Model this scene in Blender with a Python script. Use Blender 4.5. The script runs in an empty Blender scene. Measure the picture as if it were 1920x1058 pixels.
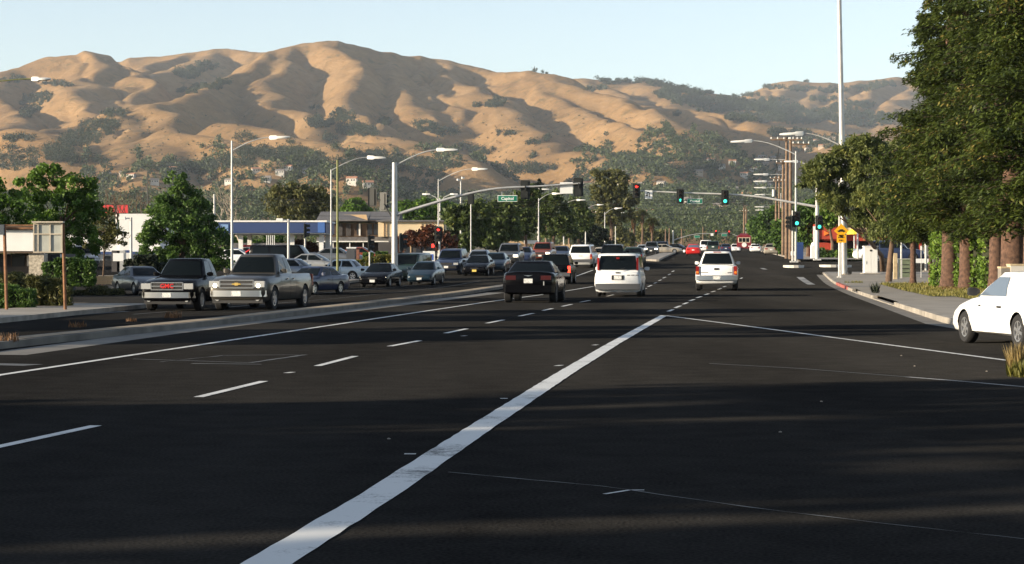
import bpy, bmesh, math, random
import numpy as np
from mathutils import Vector, Matrix

S = bpy.context.scene
COL = S.collection
rnd = random.Random(11)
NR = np.random.RandomState(11)
PI = math.pi

# ------------------------------------------------------------------ camera
F = 4000.0          # focal length in photograph pixels (1920 wide)
HZ = 487.0          # pixel row of the horizon
CAMZ = 1.6
PITCH = math.atan((529.0 - HZ) / F)
cam = bpy.data.cameras.new('camera')
cam.lens = 36.0 * F / 1920.0
cam.sensor_width = 36.0
cam.clip_start = 0.5
cam.clip_end = 20000
camo = bpy.data.objects.new('camera', cam)
COL.objects.link(camo)
camo.location = (0, 0, CAMZ)
camo.rotation_euler = (PI / 2 - PITCH, 0, 0)
S.camera = camo

# ------------------------------------------------------------------ light
SUN_EL = math.radians(12.5)
SUN_BACK = math.radians(19.0)      # how far behind the camera plane the sun stands
sx, sy, sz = -math.cos(SUN_EL) * math.cos(SUN_BACK), -math.cos(SUN_EL) * math.sin(SUN_BACK), math.sin(SUN_EL)
W = bpy.data.worlds.new('World')
S.world = W
W.use_nodes = True
nt = W.node_tree
bg = nt.nodes['Background']
sky = nt.nodes.new('ShaderNodeTexSky')
sky.sky_type = 'NISHITA'
sky.sun_disc = False
sky.sun_elevation = SUN_EL
sky.sun_rotation = math.atan2(sx, sy)
sky.altitude = 30
sky.air_density = 0.8
sky.dust_density = 0.5
sky.ozone_density = 1.0
hs = nt.nodes.new('ShaderNodeHueSaturation'); hs.inputs['Saturation'].default_value = .72
nt.links.new(sky.outputs[0], hs.inputs['Color']); nt.links.new(hs.outputs[0], bg.inputs[0])
bg.inputs[1].default_value = 0.105
sl = bpy.data.lights.new('sun', 'SUN')
sl.energy = 5.0
sl.angle = math.radians(0.55)
sl.color = (1.0, 0.85, 0.64)
so = bpy.data.objects.new('sun', sl)
COL.objects.link(so)
so.rotation_euler = Vector((sx, sy, sz)).to_track_quat('Z', 'Y').to_euler()
S.view_settings.view_transform = 'Standard'
S.view_settings.look = 'None'
S.view_settings.exposure = 1.12
S.view_settings.gamma = 1.0
S.view_settings.use_curve_mapping = False
S.render.engine = 'CYCLES'
S.cycles.use_denoising = True
S.cycles.max_bounces = 6
S.cycles.volume_bounces = 0
S.cycles.transparent_max_bounces = 8

# ------------------------------------------------------------------ helpers
def interp(x, pts):
    return np.interp(x, [p[0] for p in pts], [p[1] for p in pts])

_Y = np.arange(-120, 1400, 1.0)
_prof = interp(_Y, [(-120, 0), (100, 0), (128, .12), (140, .35), (178, 1.42), (200, 1.65), (290, 2.35), (450, 3.45), (700, 5.6), (1000, 9), (1400, 14)])
for _ in range(2):
    _prof = np.convolve(np.pad(_prof, 6, mode='edge'), np.ones(13) / 13, mode='valid')
XM = [(-40, -18.5), (0, -14), (25, -10.9), (38, -9.1), (55, -6.7), (80, -3.9), (110, -.8), (137, 2.0), (182, 12.6), (450, 36.0), (700, 58), (1400, 125)]
XL = [(-40, -24), (0, -19), (58, -14.7), (77, -13.8), (136, -10.6), (180, -3.0), (300, 10), (450, 27), (700, 51), (1400, 115)]
XR = [(-40, 60), (0, 48), (20, 30), (34, 15.5), (42, 11.9), (48, 10.75), (53, 10.8), (147, 21.5), (190, 25.2), (300, 36.5), (450, 51.5), (700, 76), (1400, 145)]

def gnd(x, y):
    """height of the ground surface (vectorised)"""
    x = np.asarray(x, float); y = np.asarray(y, float)
    z = np.interp(y, _Y, _prof)
    d = np.clip(interp(y, XM) - .45 - x, 0, 6)
    return z - .035 * d

def ray(u, v):
    a = (u - 960.0) / F; b = -(v - 529.0) / F
    c, s = math.cos(PITCH), math.sin(PITCH)
    return np.array([a, c + b * s, -s + b * c])

def G(u, v, dz=0.0):
    """point of the ground seen at photograph pixel (u, v)"""
    d = ray(u, v); d = d / d[1]
    ys = np.arange(6, 1300, .25)
    e = CAMZ + d[2] * ys - gnd(d[0] * ys, ys) - dz
    k = np.argmax(e <= 0)
    y = ys[k]
    return Vector((d[0] * y, y, float(gnd(d[0] * y, y)) + dz))

def P(u, v, Y):
    d = ray(u, v); d = d / d[1]
    return Vector((d[0] * Y, Y, CAMZ + d[2] * Y))

def XU(u, Y):
    return (u - 960.0) * Y / F

def ZV(v, Y):
    return P(960, v, Y).z

def base_at(u, Y, dz=0.0):
    x = XU(u, Y)
    return Vector((x, Y, float(gnd(x, Y)) + dz))

# ------------------------------------------------------------------ materials
MATS = {}
def mat(name, col, rough=.6, metal=0.0, var=0.0, scale=4.0, bump=0.0, bscale=None, emit=None, spec=None, coat=0.0, col2=None):
    if name in MATS:
        return MATS[name]
    m = bpy.data.materials.new(name); m.use_nodes = True
    n = m.node_tree; b = n.nodes['Principled BSDF']
    b.inputs['Base Color'].default_value = (*col, 1)
    b.inputs['Roughness'].default_value = rough
    b.inputs['Metallic'].default_value = metal
    if spec is not None: b.inputs['Specular IOR Level'].default_value = spec
    if coat: 
        b.inputs['Coat Weight'].default_value = coat
        b.inputs['Coat Roughness'].default_value = .04
    if emit:
        b.inputs['Emission Color'].default_value = (*emit[0], 1)
        b.inputs['Emission Strength'].default_value = emit[1]
    if var or bump:
        tc = n.nodes.new('ShaderNodeTexCoord')
        no = n.nodes.new('ShaderNodeTexNoise'); no.inputs['Scale'].default_value = scale; no.inputs['Detail'].default_value = 6
        n.links.new(tc.outputs['Object'], no.inputs['Vector'])
        if var:
            r = n.nodes.new('ShaderNodeValToRGB')
            c2 = col2 if col2 else tuple(min(1, c * (1 + var)) for c in col)
            c1 = tuple(c * (1 - var) for c in col)
            r.color_ramp.elements[0].color = (*c1, 1); r.color_ramp.elements[0].position = .3
            r.color_ramp.elements[1].color = (*c2, 1); r.color_ramp.elements[1].position = .7
            n.links.new(no.outputs['Fac'], r.inputs[0]); n.links.new(r.outputs[0], b.inputs['Base Color'])
        if bump:
            bp = n.nodes.new('ShaderNodeBump'); bp.inputs['Strength'].default_value = bump
            n2 = n.nodes.new('ShaderNodeTexNoise'); n2.inputs['Scale'].default_value = bscale or scale * 6; n2.inputs['Detail'].default_value = 4
            n.links.new(tc.outputs['Object'], n2.inputs['Vector'])
            n.links.new(n2.outputs['Fac'], bp.inputs['Height']); n.links.new(bp.outputs[0], b.inputs['Normal'])
    MATS[name] = m
    return m

def leaf_mat(name, c1, c2, c3=None, scale=.6, trans=.3):
    """foliage: colour differs from leaf to leaf and from clump to clump; some light passes through"""
    m = bpy.data.materials.new(name); m.use_nodes = True
    n = m.node_tree; L = n.links
    b = n.nodes['Principled BSDF']; out = n.nodes['Material Output']
    b.inputs['Roughness'].default_value = .55
    b.inputs['Specular IOR Level'].default_value = .25
    geo = n.nodes.new('ShaderNodeNewGeometry')
    r = n.nodes.new('ShaderNodeValToRGB'); r.color_ramp.elements[0].color = (*c1, 1); r.color_ramp.elements[1].color = (*c2, 1)
    if c3:
        e = r.color_ramp.elements.new(.9); e.color = (*c2, 1); r.color_ramp.elements[-1].color = (*c3, 1)
    no = n.nodes.new('ShaderNodeTexNoise'); no.inputs['Scale'].default_value = scale; no.inputs['Detail'].default_value = 2
    tc = n.nodes.new('ShaderNodeTexCoord'); L.new(tc.outputs['Object'], no.inputs['Vector'])
    ma = n.nodes.new('ShaderNodeMath'); ma.operation = 'MULTIPLY_ADD'; ma.inputs[1].default_value = .55
    mb = n.nodes.new('ShaderNodeMath'); mb.operation = 'MULTIPLY_ADD'; mb.inputs[1].default_value = 1.7; mb.inputs[2].default_value = -.60
    L.new(no.outputs['Fac'], mb.inputs[0])
    L.new(geo.outputs['Random Per Island'], ma.inputs[0]); L.new(mb.outputs[0], ma.inputs[2])
    L.new(ma.outputs[0], r.inputs[0]); L.new(r.outputs[0], b.inputs['Base Color'])
    t = n.nodes.new('ShaderNodeBsdfTranslucent'); L.new(r.outputs[0], t.inputs['Color'])
    mx = n.nodes.new('ShaderNodeMixShader'); mx.inputs[0].default_value = trans
    L.new(b.outputs[0], mx.inputs[1]); L.new(t.outputs[0], mx.inputs[2]); L.new(mx.outputs[0], out.inputs['Surface'])
    MATS[name] = m
    return m

# ------------------------------------------------------------------ mesh builder
class MB:
    def __init__(s):
        s.v = []; s.f = []; s.m = []
    def add(s, vs, fs, mi=0):
        o = len(s.v); s.v += [tuple(p) for p in vs]
        s.f += [tuple(i + o for i in f) for f in fs]; s.m += [mi] * len(fs)
        return s
    def box(s, c, d, rz=0.0, mi=0, taper=1.0):
        hx, hy, hz = d[0] / 2, d[1] / 2, d[2] / 2
        cs, sn = math.cos(rz), math.sin(rz); vs = []
        for z in (-1, 1):
            t = taper if z > 0 else 1
            for x, y in ((-1, -1), (1, -1), (1, 1), (-1, 1)):
                X, Y = x * hx * t, y * hy * t
                vs.append((c[0] + X * cs - Y * sn, c[1] + X * sn + Y * cs, c[2] + z * hz))
        return s.add(vs, [(3, 2, 1, 0), (4, 5, 6, 7), (0, 1, 5, 4), (1, 2, 6, 5), (2, 3, 7, 6), (3, 0, 4, 7)], mi)
    def tube(s, pts, rs, n=8, mi=0, cap=True):
        pts = [Vector(p) for p in pts]
        if not hasattr(rs, '__len__'): rs = [rs] * len(pts)
        vs = []; fs = []
        up = None
        for i, p in enumerate(pts):
            t = (pts[min(i + 1, len(pts) - 1)] - pts[max(i - 1, 0)]).normalized()
            if up is None:
                up = Vector((1, 0, 0)) if abs(t.x) < .8 else Vector((0, 1, 0))
            a = t.cross(up).normalized(); b = t.cross(a).normalized(); up = -b
            for k in range(n):
                w = 2 * PI * k / n
                vs.append(p + (a * math.cos(w) + b * math.sin(w)) * rs[i])
        for i in range(len(pts) - 1):
            for k in range(n):
                k2 = (k + 1) % n
                fs.append((i * n + k, i * n + k2, (i + 1) * n + k2, (i + 1) * n + k))
        if cap:
            fs.append(tuple(range(n))[::-1]); fs.append(tuple((len(pts) - 1) * n + k for k in range(n)))
        return s.add(vs, fs, mi)
    def prism(s, poly, axis, a, b, mi=0):
        """polygon (2D) extruded along axis ('x','y','z') from a to b"""
        def pt(p, t):
            return {'x': (t, p[0], p[1]), 'y': (p[0], t, p[1]), 'z': (p[0], p[1], t)}[axis]
        n = len(poly)
        vs = [pt(p, a) for p in poly] + [pt(p, b) for p in poly]
        fs = [tuple(range(n)), tuple(range(2 * n - 1, n - 1, -1))] + [(i, i + n, (i + 1) % n + n, (i + 1) % n) for i in range(n)]
        return s.add(vs, fs, mi)
    def lathe(s, prof, c=(0, 0, 0), axis='z', n=16, mi=0):
        vs = []; fs = []
        for r, h in prof:
            for k in range(n):
                w = 2 * PI * k / n; x, y = r * math.cos(w), r * math.sin(w)
                p = {'z': (x, y, h), 'x': (h, x, y), 'y': (x, h, y)}[axis]
                vs.append((c[0] + p[0], c[1] + p[1], c[2] + p[2]))
        for i in range(len(prof) - 1):
            for k in range(n):
                k2 = (k + 1) % n
                fs.append((i * n + k, i * n + k2, (i + 1) * n + k2, (i + 1) * n + k))
        return s.add(vs, fs, mi)
    def loft(s, rings, mi=0, cap=True):
        n = len(rings[0]); vs = [p for r in rings for p in r]; fs = []
        for i in range(len(rings) - 1):
            for k in range(n):
                k2 = (k + 1) % n
                fs.append((i * n + k, i * n + k2, (i + 1) * n + k2, (i + 1) * n + k))
        if cap:
            fs.append(tuple(range(n))[::-1]); fs.append(tuple((len(rings) - 1) * n + k for k in range(n)))
        return s.add(vs, fs, mi)
    def mesh(s, name, mats, smooth=None):
        me = bpy.data.meshes.new(name)
        me.from_pydata(s.v, [], s.f); 
        for m in (mats if isinstance(mats, (list, tuple)) else [mats]): me.materials.append(m)
        me.polygons.foreach_set('material_index', s.m)
        bm = bmesh.new(); bm.from_mesh(me); bmesh.ops.recalc_face_normals(bm, faces=bm.faces); bm.to_mesh(me); bm.free()
        if smooth is not None:
            me.polygons.foreach_set('use_smooth', [True] * len(me.polygons)); me.set_sharp_from_angle(angle=math.radians(smooth))
        return me
    def build(s, name, mats, parent=None, loc=(0, 0, 0), smooth=None, label=None):
        return link(name, s.mesh(name, mats, smooth), parent, loc, label)

def link(name, data, parent=None, loc=(0, 0, 0), label=None):
    o = bpy.data.objects.new(name, data); COL.objects.link(o); o.location = loc
    if parent: o.parent = parent
    if label: o['label'] = label
    return o

def tag(o, label=None, cat=None, group=None, kind=None):
    if label: o['label'] = label
    if cat: o['category'] = cat
    if group: o['group'] = group
    if kind: o['kind'] = kind
    return o

def empty(name, loc, label, cat, rz=0.0, group=None, rx=0.0):
    o = bpy.data.objects.new(name, None); COL.objects.link(o)
    o.location = loc; o.rotation_euler = (rx, 0, rz); o.empty_display_size = .5
    return tag(o, label, cat, group)

def text(body, size, parent, loc, rot, material, name='lettering', ext=.004):
    c = bpy.data.curves.new(name, 'FONT'); c.body = body; c.size = size; c.align_x = 'CENTER'; c.align_y = 'CENTER'
    c.extrude = ext; c.resolution_u = 2; c.offset = size * .02
    tmp = bpy.data.objects.new('tmp_text', c); COL.objects.link(tmp)
    me = bpy.data.meshes.new_from_object(tmp.evaluated_get(bpy.context.evaluated_depsgraph_get())); bpy.data.objects.remove(tmp)
    me.name = name; me.materials.clear(); me.materials.append(material)
    o = link(name, me, parent, loc); o.rotation_euler = rot
    return o

# ------------------------------------------------------------------ value noise (numpy)
_LAT = NR.rand(256, 256)
def vnoise(x, y):
    xi = np.floor(x).astype(int); yi = np.floor(y).astype(int); fx = x - xi; fy = y - yi
    fx = fx * fx * (3 - 2 * fx); fy = fy * fy * (3 - 2 * fy)
    a = _LAT[xi % 256, yi % 256]; b = _LAT[(xi + 1) % 256, yi % 256]; c = _LAT[xi % 256, (yi + 1) % 256]; d = _LAT[(xi + 1) % 256, (yi + 1) % 256]
    return (a * (1 - fx) + b * fx) * (1 - fy) + (c * (1 - fx) + d * fx) * fy - .5
def fbm(x, y, s, o=4):
    t = 0; a = 1.0
    for i in range(o):
        t = t + a * vnoise(x / s + 17.3 * i, y / s - 9.1 * i); a *= .5; s *= .5
    return t

# ------------------------------------------------------------------ foliage
def quad_mesh(name, c, a, b, material):
    """rhombic leaves: centre c, half long axis a, half short axis b (N,3)"""
    n = len(c)
    co = np.stack([c - a, c + b - a * .15, c + a, c - b - a * .15], 1).reshape(-1, 3)
    me = bpy.data.meshes.new(name)
    me.vertices.add(n * 4); me.vertices.foreach_set('co', co.astype(np.float32).ravel())
    me.loops.add(n * 4); me.loops.foreach_set('vertex_index', np.arange(n * 4, dtype=np.int32))
    me.polygons.add(n); me.polygons.foreach_set('loop_start', np.arange(0, n * 4, 4, dtype=np.int32))
    me.update(calc_edges=True); me.validate()
    me.materials.append(material)
    return me

def rand_dirs(n):
    d = NR.normal(size=(n, 3)); return d / np.linalg.norm(d, axis=1, keepdims=True)

def axes(n, length, width, droop=0.0, outward=None):
    a = rand_dirs(n)
    if outward is not None: a = a * .8 + outward * .7
    a[:, 2] -= droop; a /= np.linalg.norm(a, axis=1, keepdims=True)
    b = np.cross(a, rand_dirs(n)); b /= np.linalg.norm(b, axis=1, keepdims=True) + 1e-6
    k = NR.uniform(.6, 1.3, (n, 1))
    return a * k * length / 2, b * k * width / 2

def crown_points(blobs, clumps, per, crad):
    """leaf positions in clumps spread over and in ellipsoid blobs [(centre, radii)]"""
    vol = np.array([r[0] * r[1] * r[2] for _, r in blobs]) ** .67; vol /= vol.sum()
    cs = []; outs = []
    for (c, r), w in zip(blobs, vol):
        k = max(2, int(clumps * w)); d = rand_dirs(k); d[:, 2] = np.where(d[:, 2] < -.5, -d[:, 2], d[:, 2])
        q = NR.uniform(.5, 1.0, (k, 1)) ** .6
        cs.append(np.array(c) + d * q * np.array(r)); outs.append(d)
    cs = np.concatenate(cs); outs = np.concatenate(outs)
    n = len(cs) * per
    idx = np.repeat(np.arange(len(cs)), per)
    rad = NR.uniform(.6, 1.35, len(cs))[idx][:, None] * crad
    off = rand_dirs(n) * (NR.rand(n, 1) ** .45) * rad * np.array([1, 1, .75])
    return cs, cs[idx] + off, outs[idx]

BARK = None
def tree(name, label, cat, base, blobs, leafm, barkm, clumps=90, per=60, crad=.5, leaf=(.22, .12), droop=.25, trunk_r=.16, trunk_h=None, limbs=8, group=None, lean=(0, 0)):
    """blobs in coordinates relative to base"""
    t = empty(name, base, label, cat, group=group)
    cs, pts, outs = crown_points(blobs, clumps, per, crad)
    a, b = axes(len(pts), leaf[0], leaf[1], droop, outs)
    link('crown', quad_mesh('crown', pts, a, b, leafm), t)
    zc = np.mean([c[2] for c, r in blobs]); zmin = min(c[2] - r[2] for c, r in blobs)
    h = trunk_h or max(zc, zmin + .5)
    mb = MB(); cx = np.mean([c[0] for c, r in blobs]); cy = np.mean([c[1] for c, r in blobs])
    top = Vector((cx + lean[0], cy + lean[1], h))
    tp = [Vector((0, 0, -.1)), Vector((.02 * h, 0, h * .35)) + top * .12, top * .75 + Vector((.03, .02, 0)), top]
    tp[1].z = h * .38; tp[2].z = h * .75
    mb.tube(tp, [trunk_r * 1.25, trunk_r, trunk_r * .75, trunk_r * .4], 9)
    for k in range(limbs):
        c = Vector(cs[NR.randint(len(cs))]); f = NR.uniform(.35, .85)
        st = tp[1].lerp(tp[3], f)
        mid = st.lerp(c, .5) + Vector((0, 0, -.08 * (c - st).length + .15))
        mb.tube([st, mid, c], [trunk_r * .42, trunk_r * .26, trunk_r * .08], 6)
    mb.build('trunk', barkm, t, smooth=40)
    return t
# ================================================================== GROUND
def asphalt(name, base=.013, light=.042):
    m = bpy.data.materials.new(name); m.use_nodes = True
    n = m.node_tree; L = n.links; n.nodes.remove(n.nodes['Principled BSDF'])
    b = n.nodes.new('ShaderNodeBsdfDiffuse'); b.inputs['Roughness'].default_value = .8; L.new(b.outputs[0], n.nodes['Material Output'].inputs['Surface'])
    tc = n.nodes.new('ShaderNodeTexCoord')
    def noise(scale, det, sc=(1, 1, 1)):
        mp = n.nodes.new('ShaderNodeMapping'); mp.inputs['Scale'].default_value = sc; mp.inputs['Rotation'].default_value = (0, 0, .115)
        no = n.nodes.new('ShaderNodeTexNoise'); no.inputs['Scale'].default_value = scale; no.inputs['Detail'].default_value = det
        L.new(tc.outputs['Object'], mp.inputs[0]); L.new(mp.outputs[0], no.inputs['Vector']); return no
    big = noise(.35, 5, (1, .12, 1)); fine = noise(38, 4); mid = noise(2.2, 6)
    r = n.nodes.new('ShaderNodeValToRGB')
    r.color_ramp.elements[0].position = .36; r.color_ramp.elements[0].color = (base * .78, base * .78, base * .78, 1)
    r.color_ramp.elements[1].position = .66; r.color_ramp.elements[1].color = (light, light * .96, light * .9, 1)
    m1 = n.nodes.new('ShaderNodeMix'); m1.data_type = 'FLOAT'; m1.inputs[0].default_value = .36
    L.new(big.outputs[0], m1.inputs[2]); L.new(mid.outputs[0], m1.inputs[3]); 
    m2 = n.nodes.new('ShaderNodeMix'); m2.data_type = 'FLOAT'; m2.inputs[0].default_value = .5
    L.new(m1.outputs[0], m2.inputs[2]); L.new(fine.outputs[0], m2.inputs[3]); L.new(m2.outputs[0], r.inputs[0]); L.new(r.outputs[0], b.inputs['Color'])
    bp = n.nodes.new('ShaderNodeBump'); bp.inputs['Strength'].default_value = .5; bp.inputs['Distance'].default_value = .02
    L.new(fine.outputs[0], bp.inputs['Height']); L.new(bp.outputs[0], b.inputs['Normal'])
    return m
M_ASPH = asphalt('asphalt'); M_LOT = asphalt('lot_asphalt', .03, .055)
M_EARTH = mat('earth', (.17, .13, .075), .95, var=.35, scale=.25, bump=.3)
M_CONC = mat('concrete', (.25, .225, .19), .85, var=.35, scale=1.3, bump=.25, bscale=30)
M_CONCD = mat('concrete_gutter', (.14, .128, .11), .85, var=.25, scale=.9, bump=.2, bscale=30)
M_WALK = mat('sidewalk_concrete', (.25, .225, .19), .88, var=.2, scale=.8, bump=.25, bscale=25)
M_REDK = mat('red_kerb_paint', (.30, .085, .065), .8, var=.4, scale=3.0)

def worn_paint(name, col=(.62, .62, .60), wear=.42):
    m = bpy.data.materials.new(name); m.use_nodes = True
    n = m.node_tree; L = n.links; b = n.nodes['Principled BSDF']; b.inputs['Roughness'].default_value = .65
    tc = n.nodes.new('ShaderNodeTexCoord')
    no = n.nodes.new('ShaderNodeTexNoise'); no.inputs['Scale'].default_value = 7; no.inputs['Detail'].default_value = 8; no.inputs['Roughness'].default_value = .7
    L.new(tc.outputs['Object'], no.inputs['Vector'])
    n2 = n.nodes.new('ShaderNodeTexNoise'); n2.inputs['Scale'].default_value = 1.1; n2.inputs['Detail'].default_value = 3; L.new(tc.outputs['Object'], n2.inputs['Vector'])
    n3 = n.nodes.new('ShaderNodeTexNoise'); n3.inputs['Scale'].default_value = 55; n3.inputs['Detail'].default_value = 3; L.new(tc.outputs['Object'], n3.inputs['Vector'])
    x1 = n.nodes.new('ShaderNodeMix'); x1.data_type = 'FLOAT'; x1.inputs[0].default_value = .4; L.new(no.outputs['Fac'], x1.inputs[2]); L.new(n3.outputs['Fac'], x1.inputs[3])
    x2 = n.nodes.new('ShaderNodeMix'); x2.data_type = 'FLOAT'; x2.inputs[0].default_value = .4; L.new(x1.outputs[0], x2.inputs[2]); L.new(n2.outputs['Fac'], x2.inputs[3])
    r = n.nodes.new('ShaderNodeValToRGB')
    r.color_ramp.elements[0].position = wear - .05; r.color_ramp.elements[0].color = (.07, .07, .066, 1)
    r.color_ramp.elements[1].position = wear + .06; r.color_ramp.elements[1].color = (*col, 1)
    L.new(x2.outputs[0], r.inputs[0]); L.new(r.outputs[0], b.inputs['Base Color'])
    return m
M_LINE = worn_paint('white_line_paint', wear=.41)
M_LINEW = worn_paint('worn_line_paint', (.36, .35, .33), .5)
M_LINED = worn_paint('faded_line_paint', (.115, .11, .10), .53)

def sheet(name, xl, xr, ys, cols, dz, m, kind='structure'):
    ys = np.asarray(ys, float); nC = cols + 1; vs = []; fs = []
    for y in ys:
        a, b = xl(y), xr(y); xs = np.linspace(a, b, nC); zs = gnd(xs, np.full(nC, y)) + dz
        vs += list(zip(xs, [y] * nC, zs))
    for i in range(len(ys) - 1):
        for k in range(cols):
            p = i * nC + k; fs.append((p, p + 1, p + nC + 1, p + nC))
    me = bpy.data.meshes.new(name); me.from_pydata(vs, [], fs); me.materials.append(m)
    return tag(link(name, me), kind=kind)

fx = lambda pts: (lambda y: float(interp(y, pts)))
sheet('ground', lambda y: -420, lambda y: 420, np.concatenate([np.arange(-80, 260, 4), np.arange(260, 1001, 20)]), 160, -.14, M_EARTH)
sheet('road', fx(XL), fx(XR), np.concatenate([np.arange(-40, 260, 2), np.arange(260, 901, 8)]), 34, 0, M_ASPH)
sheet('cross_road', lambda y: fx(XL)(y) - 160, lambda y: fx(XL)(y) + .3, np.arange(147, 173, 1.0), 20, -.004, M_ASPH)
sheet('cross_road', lambda y: fx(XR)(y) - .3, lambda y: fx(XR)(y) + 150, np.arange(152, 182, 1.0), 20, -.004, M_ASPH)
# parking lots either side
sheet('parking_lot', lambda y: -75, lambda y: fx(XL)(y) - 4.2, np.arange(84, 146.1, 2.0), 24, -.03, M_LOT)
sheet('parking_lot', lambda y: -110, lambda y: fx(XL)(y) - 5.0, np.arange(174, 262.1, 2.0), 24, -.03, M_LOT)
sheet('parking_lot', lambda y: fx(XR)(y) + 6.5, lambda y: 120, np.arange(183, 262.1, 2.0), 20, -.03, M_LOT)
sheet('driveway', lambda y: fx(XL)(y) - 4.3, lambda y: fx(XL)(y) + .25, np.arange(81, 99.1, 1.0), 6, .012, M_LOT)

def strip(name, pts, width, m, dz=.006, step=1.0, parent=None, wobble=0.0, kind='structure'):
    """a painted band along ground points [(x, y)]"""
    P2 = [Vector((p[0], p[1])) for p in pts]; q = []
    for a, b in zip(P2[:-1], P2[1:]):
        k = max(1, int((b - a).length / step)); q += [a.lerp(b, i / k) for i in range(k)]
    q.append(P2[-1]); vs = []; fs = []
    ww = width if hasattr(width, '__len__') else (width, width)
    for i, p in enumerate(q):
        t = (q[min(i + 1, len(q) - 1)] - q[max(i - 1, 0)]).normalized(); nn = Vector((t.y, -t.x))
        w = ww[0] + (ww[1] - ww[0]) * i / max(1, len(q) - 1)
        for sgn in (-1, 1):
            o = p + nn * sgn * (w / 2 + (rnd.uniform(-wobble, wobble) if wobble else 0))
            vs.append((o.x, o.y, float(gnd(o.x, o.y)) + dz))
        if i: fs.append((2 * i - 2, 2 * i - 1, 2 * i + 1, 2 * i))
    me = bpy.data.meshes.new(name); me.from_pydata(vs, [], fs); me.materials.append(m)
    return tag(link(name, me, parent), kind=kind)

def gp(*uv):
    return [tuple(G(u, v)[:2]) for u, v in uv]

# lane markings (their ground positions measured on the photograph)
strip('lane_line', gp((-160, 735), (0, 705), (450, 636), (910, 567)) + gp((1112, 537.5)), .13, M_LINE)
strip('lane_line', gp((1062, 524), (1112, 507)), .12, M_LINE)
strip('lane_line', gp((450, 1103), (505, 1066), (700, 936), (900, 805), (1050, 706), (1150, 645), (1245, 592)), (.27, .20), M_LINE, wobble=.006, step=.3)
strip('lane_line', gp((1245, 592), (1400, 612), (1600, 639), (1900, 679), (1990, 691)), .11, M_LINE)
strip('lane_line', gp((1700, 709), (1800, 717), (1920, 727), (1990, 734)), .10, M_LINEW)
strip('lane_line', gp((1330, 683), (1500, 692), (1700, 709)), .05, M_LINED)
strip('road_crack', gp((840, 889), (1130, 918), (1400, 953), (1700, 990), (1990, 1025)), .015, M_LINED, wobble=.012, step=.2)
D0 = G(0, 840); D1 = G(995, 590)
dash_uv = [((-90, 862), (180, 800)), ((372, 746), (495, 717)), ((595, 687), (666, 669.5)), ((730, 651), (787, 640)), ((835, 625.5), (875, 617)),
           ((913, 607), (944, 600.5)), ((974, 593.5), (1000, 588)), ((1018, 583), (1036, 579)), ((1054, 575), (1072, 571)), ((1088, 567), (1106, 563.5)), ((1138, 556), (1150, 553)),
           ((1198, 545), (1212, 541)), ((1215, 538), (1222, 535)), ((1226, 532), (1231, 530)), ((1235, 527), (1240, 525)), ((1243, 522), (1248, 520)), ((1253, 516), (1257, 514)), ((1260, 510), (1264, 508))]
for a, b in dash_uv:
    strip('lane_dash', gp(a, b), .12, M_LINE, step=.5)
for a, b in [((1253, 584.5), (1262, 581)), ((1266, 578), (1276, 574)), ((1281, 571), (1289, 568)), ((1292, 565), (1302, 562)), ((1306, 559), (1316, 556)), ((1321, 553.5), (1329, 551)),
             ((1334, 548), (1341, 546)), ((1346, 543.5), (1352, 541)), ((1356, 538.5), (1361, 537)), ((1366, 534), (1371, 532.5)), ((1377, 529), (1381, 527)), ((1388, 523), (1392, 521))]:
    strip('lane_dash', gp(a, b), .12, M_LINE, step=.5)
strip('stop_line', gp((1500, 520), (1522, 534)), .45, M_LINEW)
strip('stop_line', gp((1428, 503), (1436, 506)), .3, M_LINEW)
for a in ((758, 853.5, 22), (938, 749.5, 14), (1043, 687, 10), (1112, 648, 8), (536, 701, 14), (866, 631, 8)):
    strip('lane_marker', gp((a[0], a[1]), (a[0] + a[2], a[1] - .8)), .09, M_LINE)
strip('paint_fleck', gp((1133, 928), (1180, 926), (1208, 924.5)), .035, M_LINE, wobble=.004, step=.1)
strip('worn_stop_bar', gp((-60, 683), (62, 686)), .5, M_LINED)
for a, b, w in [((250, 675), (470, 681), .06), ((470, 681), (572, 666), .09), ((300, 680), (420, 668), .04), ((420, 668), (560, 667), .06), ((360, 683), (490, 684), .12)]:
    strip('tyre_scuff', gp(a, b), w, M_LINED, wobble=.02, step=.3)
strip('median_gutter', gp((0, 652 + 14), (300, 626), (640, 584), (930, 549)), .9, M_CONCD, dz=.004)  # concrete gutter strip along the foot of the median
for a in ((1715, 687), (729, 827), (1463, 812), (1540, 755), (1690, 668), (1850, 698)):
    g = G(*a); MB().lathe([(0, .012), (.014, .008), (.016, 0)], n=6).build('pebble', M_CONC, loc=g)['kind'] = 'structure'
for a, b, w in [((0, 602), (240, 584), .5), ((560, 553), (800, 531), .25), ((250, 590), (560, 566), .25), ((560, 566), (900, 527), .18)]:
    strip('lane_line', gp(a, b), w * .5, M_LINED)

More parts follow.
